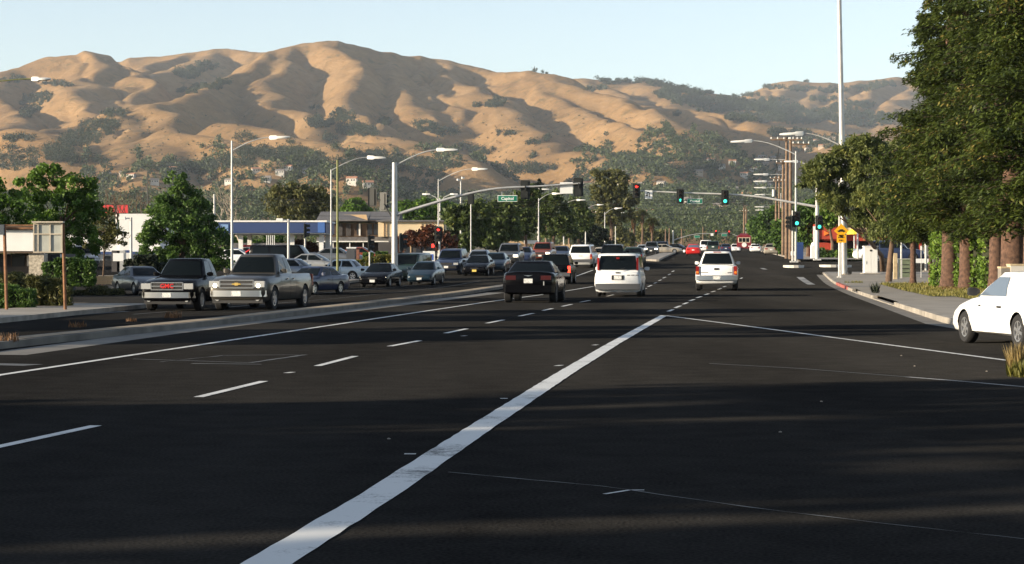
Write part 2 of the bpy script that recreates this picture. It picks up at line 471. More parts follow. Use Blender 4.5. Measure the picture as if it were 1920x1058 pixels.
# median island
def band(name, xf, w0, w1, ys, h, m, skirt=True):
    """a raised slab between x = xf(y)+w0 and xf(y)+w1 with vertical faces"""
    vs = []; fs = []
    for y in ys:
        for wv in (w0(y), w1(y)):
            x = xf(y) + wv; z = float(gnd(x, y)); vs += [(x, y, z - .1), (x, y, z + h)]
    for i in range(len(ys) - 1):
        p = 4 * i; q = p + 4
        fs += [(p, q, q + 1, p + 1), (p + 1, q + 1, q + 3, p + 3), (p + 3, q + 3, q + 2, p + 2)]
    fs += [(0, 1, 3, 2), (4 * len(ys) - 4, 4 * len(ys) - 2, 4 * len(ys) - 1, 4 * len(ys) - 3)]
    me = bpy.data.meshes.new(name); me.from_pydata(vs, [], fs); me.materials.append(m)
    bm = bmesh.new(); bm.from_mesh(me); bmesh.ops.recalc_face_normals(bm, faces=bm.faces); bm.to_mesh(me); bm.free()
    return tag(link(name, me), kind='structure')
M_MED = mat('stained_median_concrete', (.13, .12, .105), .9, var=.35, scale=1.1, bump=.3, bscale=25)
band('median', fx(XM), lambda y: -1.0 + .25 * max(0, min(1, (y - 80) / 40)), lambda y: -.06, np.arange(-20, 134.1, 1.0), .13, M_MED)
sheet('median_soil', lambda y: fx(XM)(y) - .80, lambda y: fx(XM)(y) - .20, np.arange(-20, 112, 1.0), 1, .136, mat('median_dirt', (.26, .20, .13), .95, var=.4, scale=2.0))
band('median', fx(XM), lambda y: -1.9 * min(1, (y - 181) / 10) - .1, lambda y: -.06, np.arange(182, 330.1, 2.0), .16, M_CONC)

# right kerb of separate stones, gutter, sidewalk
kerb = tag(bpy.data.objects.new('kerb', None), kind='structure', label='weathered concrete kerb of the right sidewalk'); COL.objects.link(kerb)
ky = list(np.arange(34, 147, 2.6))
for i, y0 in enumerate(ky):
    y1 = y0 + 2.56
    if 73 < y0 < 85 or 97 < y0 < 103: h = .04
    else: h = .15
    vs = []
    for y in (y0, y1):
        x = fx(XR)(y); g = float(gnd(x, y)); j = rnd.uniform(-.008, .008)
        vs += [(x - .02 + j, y, g - .15), (x + j, y, g + h), (x + .17 + j, y, g + h + .004), (x + .19 + j, y, g - .15)]
    fs = [(0, 1, 2, 3), (7, 6, 5, 4), (0, 4, 5, 1), (1, 5, 6, 2), (2, 6, 7, 3)]
    red = 107 < y0 < 124
    me = bpy.data.meshes.new('kerb_stone'); me.from_pydata(vs, [], fs); me.materials.append(M_REDK if red else M_CONC)
    o = link('kerb_stone', me, kerb)
    if red: o['label'] = 'kerb stone with faded red paint'
sheet('gutter', lambda y: fx(XR)(y) - .52, lambda y: fx(XR)(y) - .012, np.arange(36, 147.1, 1.0), 1, .005, M_CONCD)
def xw(y): return fx(XR)(y) + (3.1 if y < 84 else 2.2)
sheet('sidewalk', lambda y: fx(XR)(y) + .19, lambda y: xw(y) + (6 if y > 118 else 0), np.arange(36, 149.1, 1.0), 3, .145, M_WALK)
for y in np.arange(46, 146, 3.2):
    strip('sidewalk_joint', [(fx(XR)(y) + .2, y), (xw(y), y + .05)], .03, M_LINED, dz=.1475)
M_LAWN = mat('dry_lawn', (.22, .20, .05), .95, var=.45, scale=.7, bump=.5, bscale=18, col2=(.12, .14, .035))
sheet('lawn', lambda y: xw(y), lambda y: xw(y) + 26, np.arange(40, 121.1, 1.0), 10, .155, M_LAWN)
# left sidewalk and kerb
ys = [y for y in np.arange(-30, 81.1, 1.0)]
band('kerb', fx(XL), lambda y: -.2, lambda y: 0, ys, .15, M_CONC)
sheet('sidewalk', lambda y: fx(XL)(y) - 3.2, lambda y: fx(XL)(y) - .2, ys, 2, .15, M_WALK)
ys2 = list(np.arange(99, 141.1, 1.0))
band('kerb', fx(XL), lambda y: -.2, lambda y: 0, ys2, .15, M_CONC)
sheet('sidewalk', lambda y: fx(XL)(y) - 4.2, lambda y: fx(XL)(y) - .2, ys2, 2, .15, M_WALK)
sheet('planting_bed', lambda y: -75, lambda y: fx(XL)(y) - 3.2, np.arange(-20, 84.1, 2), 10, .12, mat('bark_mulch', (.07, .05, .03), .95, var=.4, scale=3, bump=.4))
ys3 = list(np.arange(176, 330.1, 2.0))
band('kerb', fx(XL), lambda y: -.2, lambda y: 0, ys3, .15, M_CONC)
sheet('sidewalk', lambda y: fx(XL)(y) - 4.8, lambda y: fx(XL)(y) - .2, ys3, 2, .15, M_WALK)
ys4 = list(np.arange(184, 430.1, 2.0))
band('kerb', fx(XR), lambda y: 0, lambda y: .2, ys4, .15, M_CONC)
sheet('sidewalk', lambda y: fx(XR)(y) + .2, lambda y: fx(XR)(y) + 6.0, ys4, 2, .15, M_WALK)
# corner islands
def island(u, v, w, d, name='traffic_island'):
    g = G(u, v); mb = MB()
    pts = [(w / 2 * math.cos(a) * (1 if abs(math.cos(a)) > .5 else 1), d / 2 * math.sin(a)) for a in np.linspace(0, 2 * PI, 14, endpoint=False)]
    mb.prism(pts, 'z', -.1, .16)
    return tag(mb.build(name, mat('pale_concrete', (.5, .47, .42), .8, var=.12, scale=1), loc=g), kind='structure')
island(1488, 501.5, 1.6, 3.0); island(1558, 500.5, 1.8, 2.6); island(1580, 501, 1.4, 2.0)

# ================================================================== HILLS
RIDGES = []
def ridge(pts, r=45, s=.5):
    w = np.array([[XU(u, Y), Y, CAMZ + P(u, v, Y).z - CAMZ] for u, v, Y in pts], float)
    q = np.concatenate([[2 * w[0] - w[1]], w, [2 * w[-1] - w[-2]]]); out = []
    for i in range(1, len(q) - 2):
        for t in np.linspace(0, 1, 5)[:-1]:
            p0, p1, p2, p3 = q[i - 1], q[i], q[i + 1], q[i + 2]
            out.append(.5 * (2 * p1 + (p2 - p0) * t + (2 * p0 - 5 * p1 + 4 * p2 - p3) * t * t + (3 * p1 - p0 - 3 * p2 + p3) * t ** 3))
    out.append(w[-1])
    RIDGES.append((np.array(out), r * .55, s * 1.85))
# left dome and its spurs
ridge([(-160, 185, 3900), (-60, 150, 3900), (20, 126, 3900), (75, 108, 3850), (140, 98, 3800), (185, 104, 3850), (235, 124, 3950)], 55, .42)
ridge([(140, 98, 3800), (165, 125, 3550), (175, 160, 3300), (165, 200, 3050), (140, 235, 2800), (110, 262, 2550)], 50, .46)
ridge([(20, 126, 3900), (-20, 165, 3500), (10, 190, 3150), (20, 222, 2900), (-10, 250, 2600)], 45, .48)
ridge([(-140, 250, 2500), (0, 240, 2450), (75, 246, 2400), (120, 262, 2350), (150, 285, 2250)], 35, .42)
ridge([(185, 104, 3850), (245, 150, 3450), (262, 178, 3300), (250, 205, 3050)], 30, .55)
# ridge behind the saddle
ridge([(180, 118, 4600), (240, 108, 4600), (330, 100, 4550), (395, 93, 4500), (430, 92, 4500), (470, 97, 4450), (540, 96, 4300)], 60, .34)
ridge([(395, 93, 4500), (385, 112, 4250), (330, 126, 4050), (300, 135, 3900)], 45, .42)
ridge([(330, 100, 4550), (290, 120, 4200), (262, 132, 4000)], 40, .42)
# main dome
ridge([(500, 97, 3800), (550, 86, 3750), (600, 80, 3700), (640, 83, 3720), (700, 98, 3800), (760, 105, 3850), (830, 113, 3880), (880, 122, 3850), (940, 133, 3780), (1000, 133, 3650), (1035, 142, 3550), (1100, 170, 3350), (1165, 186, 3150), (1210, 205, 3000), (1260, 225, 2850), (1310, 250, 2600), (1350, 290, 2350)], 60, .44)
ridge([(550, 86, 3750), (505, 108, 3550), (455, 135, 3400), (425, 155, 3250), (385, 168, 3050), (325, 182, 2900), (270, 200, 2780), (232, 220, 2680), (195, 255, 2520), (165, 290, 2400), (130, 325, 2250)], 34, .52)
ridge([(325, 182, 2900), (330, 215, 2650), (320, 250, 2450), (300, 285, 2250), (280, 315, 2100)], 55, .40)
ridge([(232, 220, 2680), (250, 245, 2480), (240, 275, 2300), (215, 305, 2180)], 45, .42)
ridge([(565, 84, 3730), (545, 108, 3560), (520, 140, 3400), (515, 168, 3250), (540, 198, 3050), (590, 222, 2880)], 42, .50)
ridge([(620, 81, 3700), (655, 105, 3560), (668, 135, 3400), (660, 165, 3260), (672, 195, 3100), (700, 225, 2920), (740, 252, 2750), (790, 268, 2600)], 40, .52)
ridge([(705, 99, 3800), (735, 128, 3600), (750, 160, 3420), (775, 190, 3250), (800, 212, 3100), (825, 232, 2980)], 26, .55)
ridge([(770, 106, 3860), (790, 140, 3640), (805, 168, 3450), (830, 200, 3250), (850, 225, 3100), (870, 245, 2980)], 22, .55)
ridge([(830, 113, 3880), (850, 135, 3700), (868, 158, 3500), (885, 172, 3350), (915, 190, 3200), (945, 212, 3060), (975, 238, 2900), (1010, 258, 2720), (1070, 275, 2560), (1140, 288, 2420), (1200, 305, 2250), (1250, 325, 2100)], 60, .46)
ridge([(1000, 133, 3650), (1020, 168, 3420), (1055, 198, 3200), (1100, 218, 3000), (1160, 226, 2850), (1215, 234, 2720), (1250, 246, 2600), (1265, 275, 2420), (1275, 300, 2250)], 42, .46)
ridge([(440, 232, 2500), (490, 240, 2420), (540, 252, 2330), (590, 268, 2200), (640, 290, 2050)], 40, .40)
ridge([(330, 240, 2450), (400, 262, 2300), (455, 285, 2150), (500, 300, 2050)], 40, .38)
ridge([(690, 262, 2500), (760, 275, 2420), (830, 282, 2350), (880, 300, 2200)], 35, .42)
ridge([(540, 345, 1750), (590, 326, 1750), (625, 322, 1720), (660, 330, 1650)], 35, .40)
# ridges further right
ridge([(980, 160, 5000), (1060, 149, 4900), (1140, 150, 4850), (1220, 152, 4850), (1280, 165, 4800), (1330, 175, 4800), (1372, 180, 4800), (1400, 196, 4700), (1450, 215, 4500)], 60, .34)
ridge([(1220, 152, 4850), (1240, 185, 4300), (1290, 200, 3900), (1370, 218, 3600), (1440, 228, 3400)], 50, .36)
ridge([(1100, 152, 4850), (1130, 172, 4400), (1180, 185, 4100), (1240, 200, 3800), (1330, 212, 3500)], 45, .36)
ridge([(1340, 190, 6100), (1400, 174, 6000), (1440, 162, 5950), (1485, 152, 5900), (1545, 156, 5900), (1600, 152, 5900), (1660, 148, 5900), (1740, 146, 5900), (1900, 140, 5900), (2100, 150, 5900), (2300, 165, 5900)], 70, .32)
for a in ((1440, 162, 1410), (1485, 152, 1460), (1545, 156, 1515), (1600, 152, 1560), (1660, 148, 1600), (1740, 146, 1680)):
    ridge([(a[0], a[1], 5900), ((a[0] + a[2]) / 2, a[1] + 20, 5500), (a[2], a[1] + 42, 5150), (a[2] - 20, a[1] + 62, 4900)], 45, .40)
ridge([(1500, 250, 3300), (1560, 255, 3200), (1620, 262, 3100), (1720, 262, 3100), (1950, 255, 3100)], 60, .3)
ridge([(1420, 235, 3900), (1500, 240, 3700), (1600, 250, 3500), (1800, 245, 3500)], 60, .3)

def base_h(x, y):
    b = interp(y, [(600, 4.5), (800, 6.5), (1000, 12), (1200, 20), (1500, 36), (1800, 56), (2300, 92), (2800, 135), (3300, 185), (3800, 235), (4500, 290), (5200, 330), (6500, 360), (9000, 300)])
    u = x / y * F + 960
    k = np.interp(u, [-300, 200, 900, 1300, 1500, 2300], [.95, .9, .82, .98, .95, .95])
    return b * np.interp(y, [1600, 2600, 4000], [1, .72, .56]) * np.where(y > 1200, 1 + (k - 1) * np.clip((y - 1200) / 800, 0, 1), 1)

def terrain(x, y):
    x = np.asarray(x, float); y = np.asarray(y, float)
    K = 4.0
    b = base_h(x, y) + fbm(x, y, 260, 3) * np.clip((y - 900) / 40, 0, 14)
    acc = np.exp(b / K)
    wx = x + fbm(x + 900, y, 170, 3) * 58; wy = y + fbm(x, y + 500, 170, 3) * 46
    far = np.clip((y - 1500) / 1200, 0, 1)
    wx = x + (wx - x) * far; wy = y + (wy - y) * far
    for q, r, s in RIDGES:
        lo = q.min(0); hi = q.max(0)
        m = (x > lo[0] - 520) & (x < hi[0] + 520) & (y > lo[1] - 700) & (y < hi[1] + 700)
        if not m.any(): continue
        X = wx[m]; Y = wy[m]; best = np.full(X.shape, -1e3)
        for a, c in zip(q[:-1], q[1:]):
            dx, dy = c[0] - a[0], c[1] - a[1]
            t = np.clip(((X - a[0]) * dx + (Y - a[1]) * dy) / (dx * dx + dy * dy + 1e-6), 0, 1)
            d2 = (X - a[0] - t * dx) ** 2 + (Y - a[1] - t * dy) ** 2
            best = np.maximum(best, a[2] + t * (c[2] - a[2]) - s * (np.sqrt(d2 + r * r) - r))
        acc[m] += np.exp(best / K)
    h = K * np.log(acc)
    h = h + (fbm(x, y, 75, 3) * 2.2 + np.abs(fbm(x + 300 + y * .15, y * .45, 120, 3)) * 8.0 - 2.5) * far
    n1 = fbm(x + 40, y * .42 + .25 * x, 150, 3); n2 = fbm(x - 700, y * .5 - .2 * x, 70, 3)
    h = h - (np.clip(1 - np.abs(n1) / .13, 0, 1) ** 1.3 * 6.5 + np.clip(1 - np.abs(n2) / .16, 0, 1) * 1.0) * far + fbm(x, y, 22, 2) * .7 * far
    g = gnd(x, np.minimum(y, 1200)) - .3
    t = np.clip((y - 700) / 250, 0, 1); t = t * t * (3 - 2 * t)
    return g * (1 - t) + h * t - (1 - t) * .25

tu = np.arange(-420, 2360, 4.0)
ty = np.concatenate([np.arange(640, 1200, 40), np.arange(1200, 2000, 18), np.arange(2000, 4000, 13), np.arange(4000, 5200, 20), np.arange(5200, 6300, 30), np.arange(6300, 8200, 150)])
TX = (tu[None, :] - 960) / F * ty[:, None]; TY = np.repeat(ty[:, None], len(tu), 1)
TZ = terrain(TX.ravel(), TY.ravel()).reshape(TX.shape)
def grid_mesh(name, X, Y, Z, m):
    r, c = X.shape; idx = np.arange(r * c).reshape(r, c)
    q = np.stack([idx[:-1, :-1], idx[:-1, 1:], idx[1:, 1:], idx[1:, :-1]], -1).reshape(-1, 4)
    me = bpy.data.meshes.new(name); me.vertices.add(r * c)
    me.vertices.foreach_set('co', np.stack([X, Y, Z], -1).astype(np.float32).ravel())
    me.loops.add(q.size); me.loops.foreach_set('vertex_index', q.astype(np.int32).ravel())
    me.polygons.add(len(q)); me.polygons.foreach_set('loop_start', np.arange(0, q.size, 4, dtype=np.int32))
    me.update(calc_edges=True); me.polygons.foreach_set('use_smooth', np.ones(len(q), bool)); me.materials.append(m)
    return me
def grass_mat():
    m = bpy.data.materials.new('dry_grass_hill'); m.use_nodes = True
    n = m.node_tree; L = n.links; b = n.nodes['Principled BSDF']; b.inputs['Roughness'].default_value = .95; b.inputs['Specular IOR Level'].default_value = .1
    tc = n.nodes.new('ShaderNodeTexCoord')
    def noise(scale, det, sc=(1, 1, 1), rough=.55):
        mp = n.nodes.new('ShaderNodeMapping'); mp.inputs['Scale'].default_value = sc
        no = n.nodes.new('ShaderNodeTexNoise'); no.inputs['Scale'].default_value = scale; no.inputs['Detail'].default_value = det; no.inputs['Roughness'].default_value = rough
        L.new(tc.outputs['Object'], mp.inputs[0]); L.new(mp.outputs[0], no.inputs['Vector']); return no
    a = noise(.006, 6, (1, .5, 1)); c = noise(.05, 9, (1, .5, 2), .75)
    r = n.nodes.new('ShaderNodeValToRGB'); e = r.color_ramp.elements
    e[0].position = .30; e[0].color = (.125, .074, .036, 1); e[1].position = .72; e[1].color = (.36, .235, .125, 1)
    k = e.new(.5); k.color = (.24, .145, .064, 1)
    mx = n.nodes.new('ShaderNodeMix'); mx.data_type = 'FLOAT'; mx.inputs[0].default_value = .5
    L.new(a.outputs[0], mx.inputs[2]); L.new(c.outputs[0], mx.inputs[3]); L.new(mx.outputs[0], r.inputs[0])
    sp = noise(.055, 5, (1, 1, 1), .65)
    r2 = n.nodes.new('ShaderNodeValToRGB'); r2.color_ramp.elements[0].position = .54; r2.color_ramp.elements[1].position = .66
    L.new(sp.outputs[0], r2.inputs[0])
    m2 = n.nodes.new('ShaderNodeMix'); m2.data_type = 'RGBA'; m2.inputs[7].default_value = (.075, .065, .03, 1)
    mm = n.nodes.new('ShaderNodeMath'); mm.operation = 'MULTIPLY'; mm.inputs[1].default_value = .55
    L.new(r2.outputs[0], mm.inputs[0]); L.new(mm.outputs[0], m2.inputs[0]); L.new(r.outputs[0], m2.inputs[6]); L.new(m2.outputs[2], b.inputs['Base Color'])
    bp = n.nodes.new('ShaderNodeBump'); bp.inputs['Strength'].default_value = .5; bp.inputs['Distance'].default_value = 9
    L.new(c.outputs[0], bp.inputs['Height']); L.new(bp.outputs[0], b.inputs['Normal'])
    return m
tag(link('hills', grid_mesh('hills', TX, TY, TZ, grass_mat())), kind='structure')

def T(u, v, y0=650):
    """point of the terrain seen at pixel (u, v); None for sky"""
    d = ray(u, v); d = d / d[1]
    k = min(max((u - tu[0]) / 4.0, 0), len(tu) - 1.001); c = int(k); f = k - c
    z = TZ[:, c] * (1 - f) + TZ[:, c + 1] * f
    hit = CAMZ + d[2] * ty <= z
    if not hit.any(): return None
    r = int(np.argmax(hit))
    if r == 0: return None
    e0 = CAMZ + d[2] * ty[r - 1] - z[r - 1]; e1 = CAMZ + d[2] * ty[r] - z[r]; q = e0 / (e0 - e1 + 1e-9)
    Y = ty[r - 1] + (ty[r] - ty[r - 1]) * q
    return Vector((d[0] * Y, Y, z[r - 1] + (z[r] - z[r - 1]) * q))

# ---------------------------------------------------------------- woods (nobody could count them)
def woods(name, pos, hts, K, leafsize, m, wide=.42):
    n = len(pos); idx = np.repeat(np.arange(n), K)
    d = rand_dirs(n * K) * (NR.rand(n * K, 1) ** .4)
    lump = (vnoise(idx * 3.7 + d[:, 0] * 1.6, idx * 1.3 + d[:, 1] * 1.6 + d[:, 2] * 2.1) + .9)[:, None]
    c = np.asarray(pos)[idx] + d * lump * np.stack([hts * wide, hts * wide, hts * .5], 1)[idx] + np.stack([0 * hts, 0 * hts, hts * .5], 1)[idx]
    a, b = axes(n * K, 1, .8)
    s = (np.asarray(leafsize) if hasattr(leafsize, '__len__') else np.full(n, leafsize))[idx][:, None]
    return tag(link(name, quad_mesh(name, c, a * s, b * s, m)), kind='stuff')
LM_FAR = leaf_mat('far_leaves', (.020, .034, .011), (.060, .082, .024), (.10, .105, .036), scale=.02, trans=.15)
LM_OAK = leaf_mat('oak_leaves', (.012, .022, .009), (.034, .048, .018), scale=.01, trans=.1)
y = np.sqrt(NR.uniform(430 ** 2, 2900 ** 2, 15000)); x = NR.uniform(-.27, .26, 15000) * y
u = x / y * F + 960
keep = np.where(y < 1250, (x < interp(y, XL) - 9) | (x > interp(y, XR) + 9) | (y > 760), True)
lim = 1450 + fbm(u * 3, y * 0, 160, 3) * 500 + np.interp(u, [0, 130, 330, 480, 560, 760, 1000, 1150, 1300, 1450, 1600], [700, 620, 560, 660, 560, 720, 800, 950, 1200, 1350, 1400])
keep &= y < lim
keep &= vnoise(x / 60, y / 90) > -.36
x, y = x[keep], y[keep]; z = terrain(x, y); z = np.where(y < 720, gnd(x, y), z)
h = NR.uniform(4.5, 11, len(x)) * np.where(NR.rand(len(x)) < .06, 1.5, 1)
h = np.where(y < 720, np.minimum(h, 7.5), h)
woods('distant_woods', np.stack([x, y, z], 1), h, 62, np.clip(y / 900, .6, 2.3), LM_FAR, .55)
# oaks in the ravines and on the far ridges: (u, v) ellipses on the photograph traced onto the slopes
OAK = [(20, 150, 25, 8, 10), (60, 200, 22, 14, 30), (75, 185, 30, 9, 25), (110, 160, 30, 5, 14), (48, 216, 12, 6, 10), (150, 262, 40, 16, 60), (110, 290, 30, 18, 50), (190, 238, 40, 10, 45), (215, 215, 25, 6, 18), (130, 300, 18, 12, 20),
       (35, 262, 30, 7, 18), (30, 300, 45, 22, 60), (350, 140, 26, 10, 40), (385, 128, 26, 8, 24), (390, 165, 30, 5, 24), (420, 157, 14, 4, 10), (350, 172, 20, 6, 14), (180, 302, 20, 5, 8), (205, 252, 8, 4, 4), (200, 314, 9, 4, 4),
       (640, 222, 26, 10, 26), (600, 232, 26, 10, 30), (660, 245, 30, 12, 45), (690, 250, 18, 10, 20), (720, 232, 12, 6, 10), (795, 240, 25, 9, 26), (830, 250, 30, 8, 18), (930, 195, 18, 8, 18), (905, 200, 20, 5, 8), (950, 253, 20, 4, 8),
       (870, 278, 10, 5, 7), (905, 285, 25, 6, 16), (850, 312, 14, 5, 10), (620, 262, 14, 5, 8), (568, 285, 10, 4, 5), (630, 280, 10, 5, 6), (1025, 262, 6, 4, 4), (1000, 270, 14, 5, 6), (995, 294, 8, 5, 4), (545, 270, 7, 4, 3),
       (590, 207, 8, 3, 3), (640, 210, 10, 3, 6), (460, 262, 20, 8, 10), (500, 290, 60, 12, 70), (560, 300, 50, 14, 60), (700, 300, 50, 14, 60), (780, 312, 60, 12, 60), (430, 310, 50, 10, 50), (350, 320, 60, 10, 60), (980, 318, 60, 10, 50), (640, 320, 60, 16, 70),
       (1004, 134, 3, 2, 2), (1022, 138, 5, 2, 3), (1120, 148, 14, 2, 8), (1145, 153, 22, 6, 22), (1190, 150, 30, 7, 44), (1235, 156, 26, 7, 34), (1270, 168, 26, 7, 36), (1310, 176, 26, 6, 30), (1130, 167, 10, 3, 6), (1108, 170, 8, 3, 5),
       (1250, 180, 26, 8, 36), (1300, 192, 40, 8, 50), (1360, 190, 40, 7, 50), (1400, 200, 50, 9, 70), (1460, 205, 50, 10, 80), (1350, 205, 50, 8, 50), (1420, 222, 60, 9, 80), (1500, 222, 60, 12, 90), (1560, 215, 50, 10, 60), (1620, 225, 60, 14, 90), (1600, 200, 40, 8, 40),
       (1400, 180, 26, 3, 12), (1450, 165, 20, 4, 14), (1500, 168, 30, 5, 18), (1560, 170, 30, 6, 22), (1620, 168, 30, 6, 22), (1525, 153, 20, 2, 10), (1590, 152, 16, 2, 8), (1660, 160, 30, 6, 20), (1450, 190, 30, 4, 18), (1540, 188, 30, 4, 16),
       (1480, 252, 40, 8, 30), (1540, 268, 60, 10, 50), (1620, 280, 50, 14, 50), (1260, 325, 40, 8, 40), (1320, 318, 30, 6, 26), (1270, 216, 8, 3, 4)]
op = []; oh = []
for (cu, cv, ru, rv, k) in OAK:
    for i in range(int(k * (2.0 if cu > 1240 else 1.6))):
        a = rnd.uniform(0, 2 * PI); q = math.sqrt(rnd.random())
        p = T(cu + math.cos(a) * ru * q, cv + math.sin(a) * rv * q)
        if p is None: continue
        op.append(p[:]); oh.append(rnd.uniform(5, 11) * (1.25 if p.y > 4000 else 1))
op = np.array(op); oh = np.array(oh)
woods('oak_woods', op - np.array([0, 0, 1.0]), oh, 72, np.clip(op[:, 1] / 1700, 1.0, 2.6), LM_OAK, .62)
# low scrub dotted over the open slopes
sp_ = []
for i in range(330):
    p = T(rnd.choice([rnd.gauss(250, 90), rnd.gauss(980, 130), rnd.gauss(640, 200), rnd.uniform(0, 1300)]), rnd.uniform(215, 312))
    if p is not None and p.y > 1700: sp_.append(p[:])
woods('hill_scrub', np.array(sp_), NR.uniform(1.2, 3.6, len(sp_)), 16, 1.1, LM_OAK, .8)

HP = []
# ---------------------------------------------------------------- hillside houses
M_HW = mat('house_white', (.52, .49, .44), .8); M_HT = mat('house_tan', (.36, .29, .22), .85); M_HR = mat('roof_grey', (.22, .19, .17), .9); M_HRR = mat('roof_clay', (.35, .17, .10), .9)
M_GLD = mat('dark_glass', (.02, .025, .03), .12)
HOUSES = [(232, 331, 10), (246, 334, 6), (200, 330, 5), (325, 322, 7), (480, 325, 7), (525, 328, 8), (540, 320, 6), (500, 340, 6), (575, 326, 5), (1165, 346, 8), (1100, 350, 7), (1118, 352, 6),
          (1333, 306, 11), (1352, 316, 9), (1373, 309, 6), (1310, 328, 7), (1412, 322, 8), (1430, 298, 14), (1422, 302, 8), (1450, 300, 9), (1436, 310, 7), (1395, 332, 6), (1550, 265, 12), (1530, 268, 8), (1566, 262, 9), (1515, 283, 10), (1540, 278, 8), (1590, 262, 8),
          (1310, 400, 6), (1220, 408, 6), (1375, 360, 6), (1290, 382, 5), (1345, 395, 6), (1420, 345, 7), (1262, 372, 5), (1400, 372, 6), (1205, 352, 6), (660, 345, 6), (690, 352, 6), (430, 345, 6), (290, 345, 7), (1175, 330, 5), (1240, 350, 6), (1440, 352, 8), (1452, 330, 9), (1465, 318, 8)]
HL = {0: 'small white house among the trees at the foot of the hills', 1: 'small tan house among the trees at the foot of the hills'}
for (hu, hv, wpx) in HOUSES:
    p = T(hu, hv)
    if p is None: continue
    w = max(8, wpx * p.y / F * 1.15); tan = rnd.random() < .25; clay = rnd.random() < .4
    for _ in range(7): HP.append((p.x + rnd.uniform(-1, 1) * (w * .8 + 10), p.y + rnd.choice((-1, 1, 1)) * rnd.uniform(8, 26)))
    where = 'in the trees above the office and lot lamp' if hu < 400 else ('on the low slope above the canopy and motel' if hu < 800 else ('on the wooded slope behind the mast arms' if hu < 1300 else ('on the green slope left of the wooden poles' if hu < 1470 else 'high on the far slope beside the steel mast')))
    t = empty('hillside_house', p + Vector((0, 0, 1.0)), ('small tan house ' if tan else 'small white house ') + where, 'house', rz=rnd.uniform(-.5, .5), group=('tan houses ' if tan else 'white houses ') + where)
    hh = rnd.uniform(2.6, 3.4); dd = w * .6
    MB().box((0, 0, hh / 2 - 3), (w, dd, hh + 6)).build('wall', M_HT if tan else M_HW, t)
    MB().prism([(-dd / 2 - .5, hh - .1), (dd / 2 + .5, hh - .1), (0, hh + 1.5)], 'x', -w / 2 - .4, w / 2 + .4).build('roof', M_HRR if clay else M_HR, t)
    for k in (-.28, .05, .3):
        MB().box((k * w, -dd / 2 - .02, hh * .55), (w * .13, .1, 1.2)).build('window', M_GLD, t)

HP = np.array(HP); hz_ = terrain(HP[:, 0], HP[:, 1])
woods('garden_trees', np.stack([HP[:, 0], HP[:, 1], hz_ - .5], 1), NR.uniform(3.5, 8, len(HP)), 50, np.clip(HP[:, 1] / 1300, .7, 2.2), LM_FAR)
# ================================================================== VEHICLES
M_TYRE = mat('tyre_rubber', (.012, .012, .013), .85, bump=.2, scale=20)
M_RIM = mat('rim_alloy', (.55, .55, .56), .3, .85)
M_DARKRIM = mat('rim_dark', (.10, .10, .105), .4, .6)
M_HUB = mat('wheel_dark', (.01, .01, .01), .8)
M_CHROME = mat('chrome', (.78, .78, .78), .28, 1.0)
M_BLK = mat('black_plastic', (.014, .014, .015), .55)
M_UNDER = mat('underbody', (.008, .008, .008), .95)
M_GLASS = mat('car_glass', (.004, .006, .007), .05, spec=.15)
M_GLASSC = mat('clear_car_glass', (.10, .13, .17), .05, spec=.7)
M_TAIL = mat('tail_light_red', (.22, .010, .008), .3, spec=.4)
M_TAILON = mat('brake_light_on', (.5, .02, .01), .3, emit=((1, .04, .02), 2.2))
M_AMBER = mat('amber_lens', (.75, .22, .03), .3)
M_LENS = mat('headlight_lens', (.36, .37, .37), .12, spec=.8)
M_HEADON = mat('headlight_on', (.9, .85, .7), .2, emit=((1, .86, .6), 5.0))
M_PLATE = mat('plate_white', (.62, .62, .60), .5, var=.35, scale=26)
M_PLATEY = mat('plate_yellow', (.70, .52, .12), .5, var=.25, scale=26)
M_GREY = mat('bumper_grey', (.06, .063, .07), .6)
M_RED = mat('red_emblem', (.6, .02, .02), .4)
M_GOLD = mat('gold_emblem', (.6, .42, .12), .35, .4)
M_SKIN = mat('seat_cloth', (.10, .09, .08), .9)
def paint(name, c, metal=0.0, rough=.28):
    return mat('paint_' + name, c, rough, metal, spec=.35, coat=.35)
PAINT = {'black': mat('paint_black', (.003, .003, .004), .2, 0.0, spec=.09, coat=.02), 'pewter': paint('pewter', (.058, .054, .048), .35, .3), 'silver': paint('silver', (.36, .36, .35), .7, .34), 'white': paint('white', (.80, .80, .79)), 'dwhite': paint('dull_white', (.70, .71, .72)),
         'blue': paint('dark_blue', (.018, .028, .065)), 'teal': paint('dark_teal', (.008, .022, .036), .1), 'green': paint('dark_green', (.016, .035, .026)), 'grey': paint('grey', (.13, .135, .145), .5),
         'red': paint('red', (.52, .018, .015)), 'tan': paint('tan', (.40, .35, .28), .4), 'maroon': paint('maroon', (.16, .012, .018)), 'ltblue': paint('light_blue', (.42, .49, .54), .2), 'brown': paint('red_brown', (.20, .045, .022)), 'steel': paint('steel', (.22, .25, .30), .5)}

def ring(y, w, zb, zt, cr=.03):
    h = zt - zb
    p = [(0, zb), (.80 * w, zb), (.94 * w, zb + .05), (w, zb + .36 * h), (.992 * w, zb + .66 * h), (.955 * w, zb + .9 * h), (.88 * w, zt - .012), (.5 * w, zt + cr * .75), (0, zt + cr)]
    return [(x, y, z) for x, z in p] + [(-x, y, z) for x, z in p[-2:0:-1]]

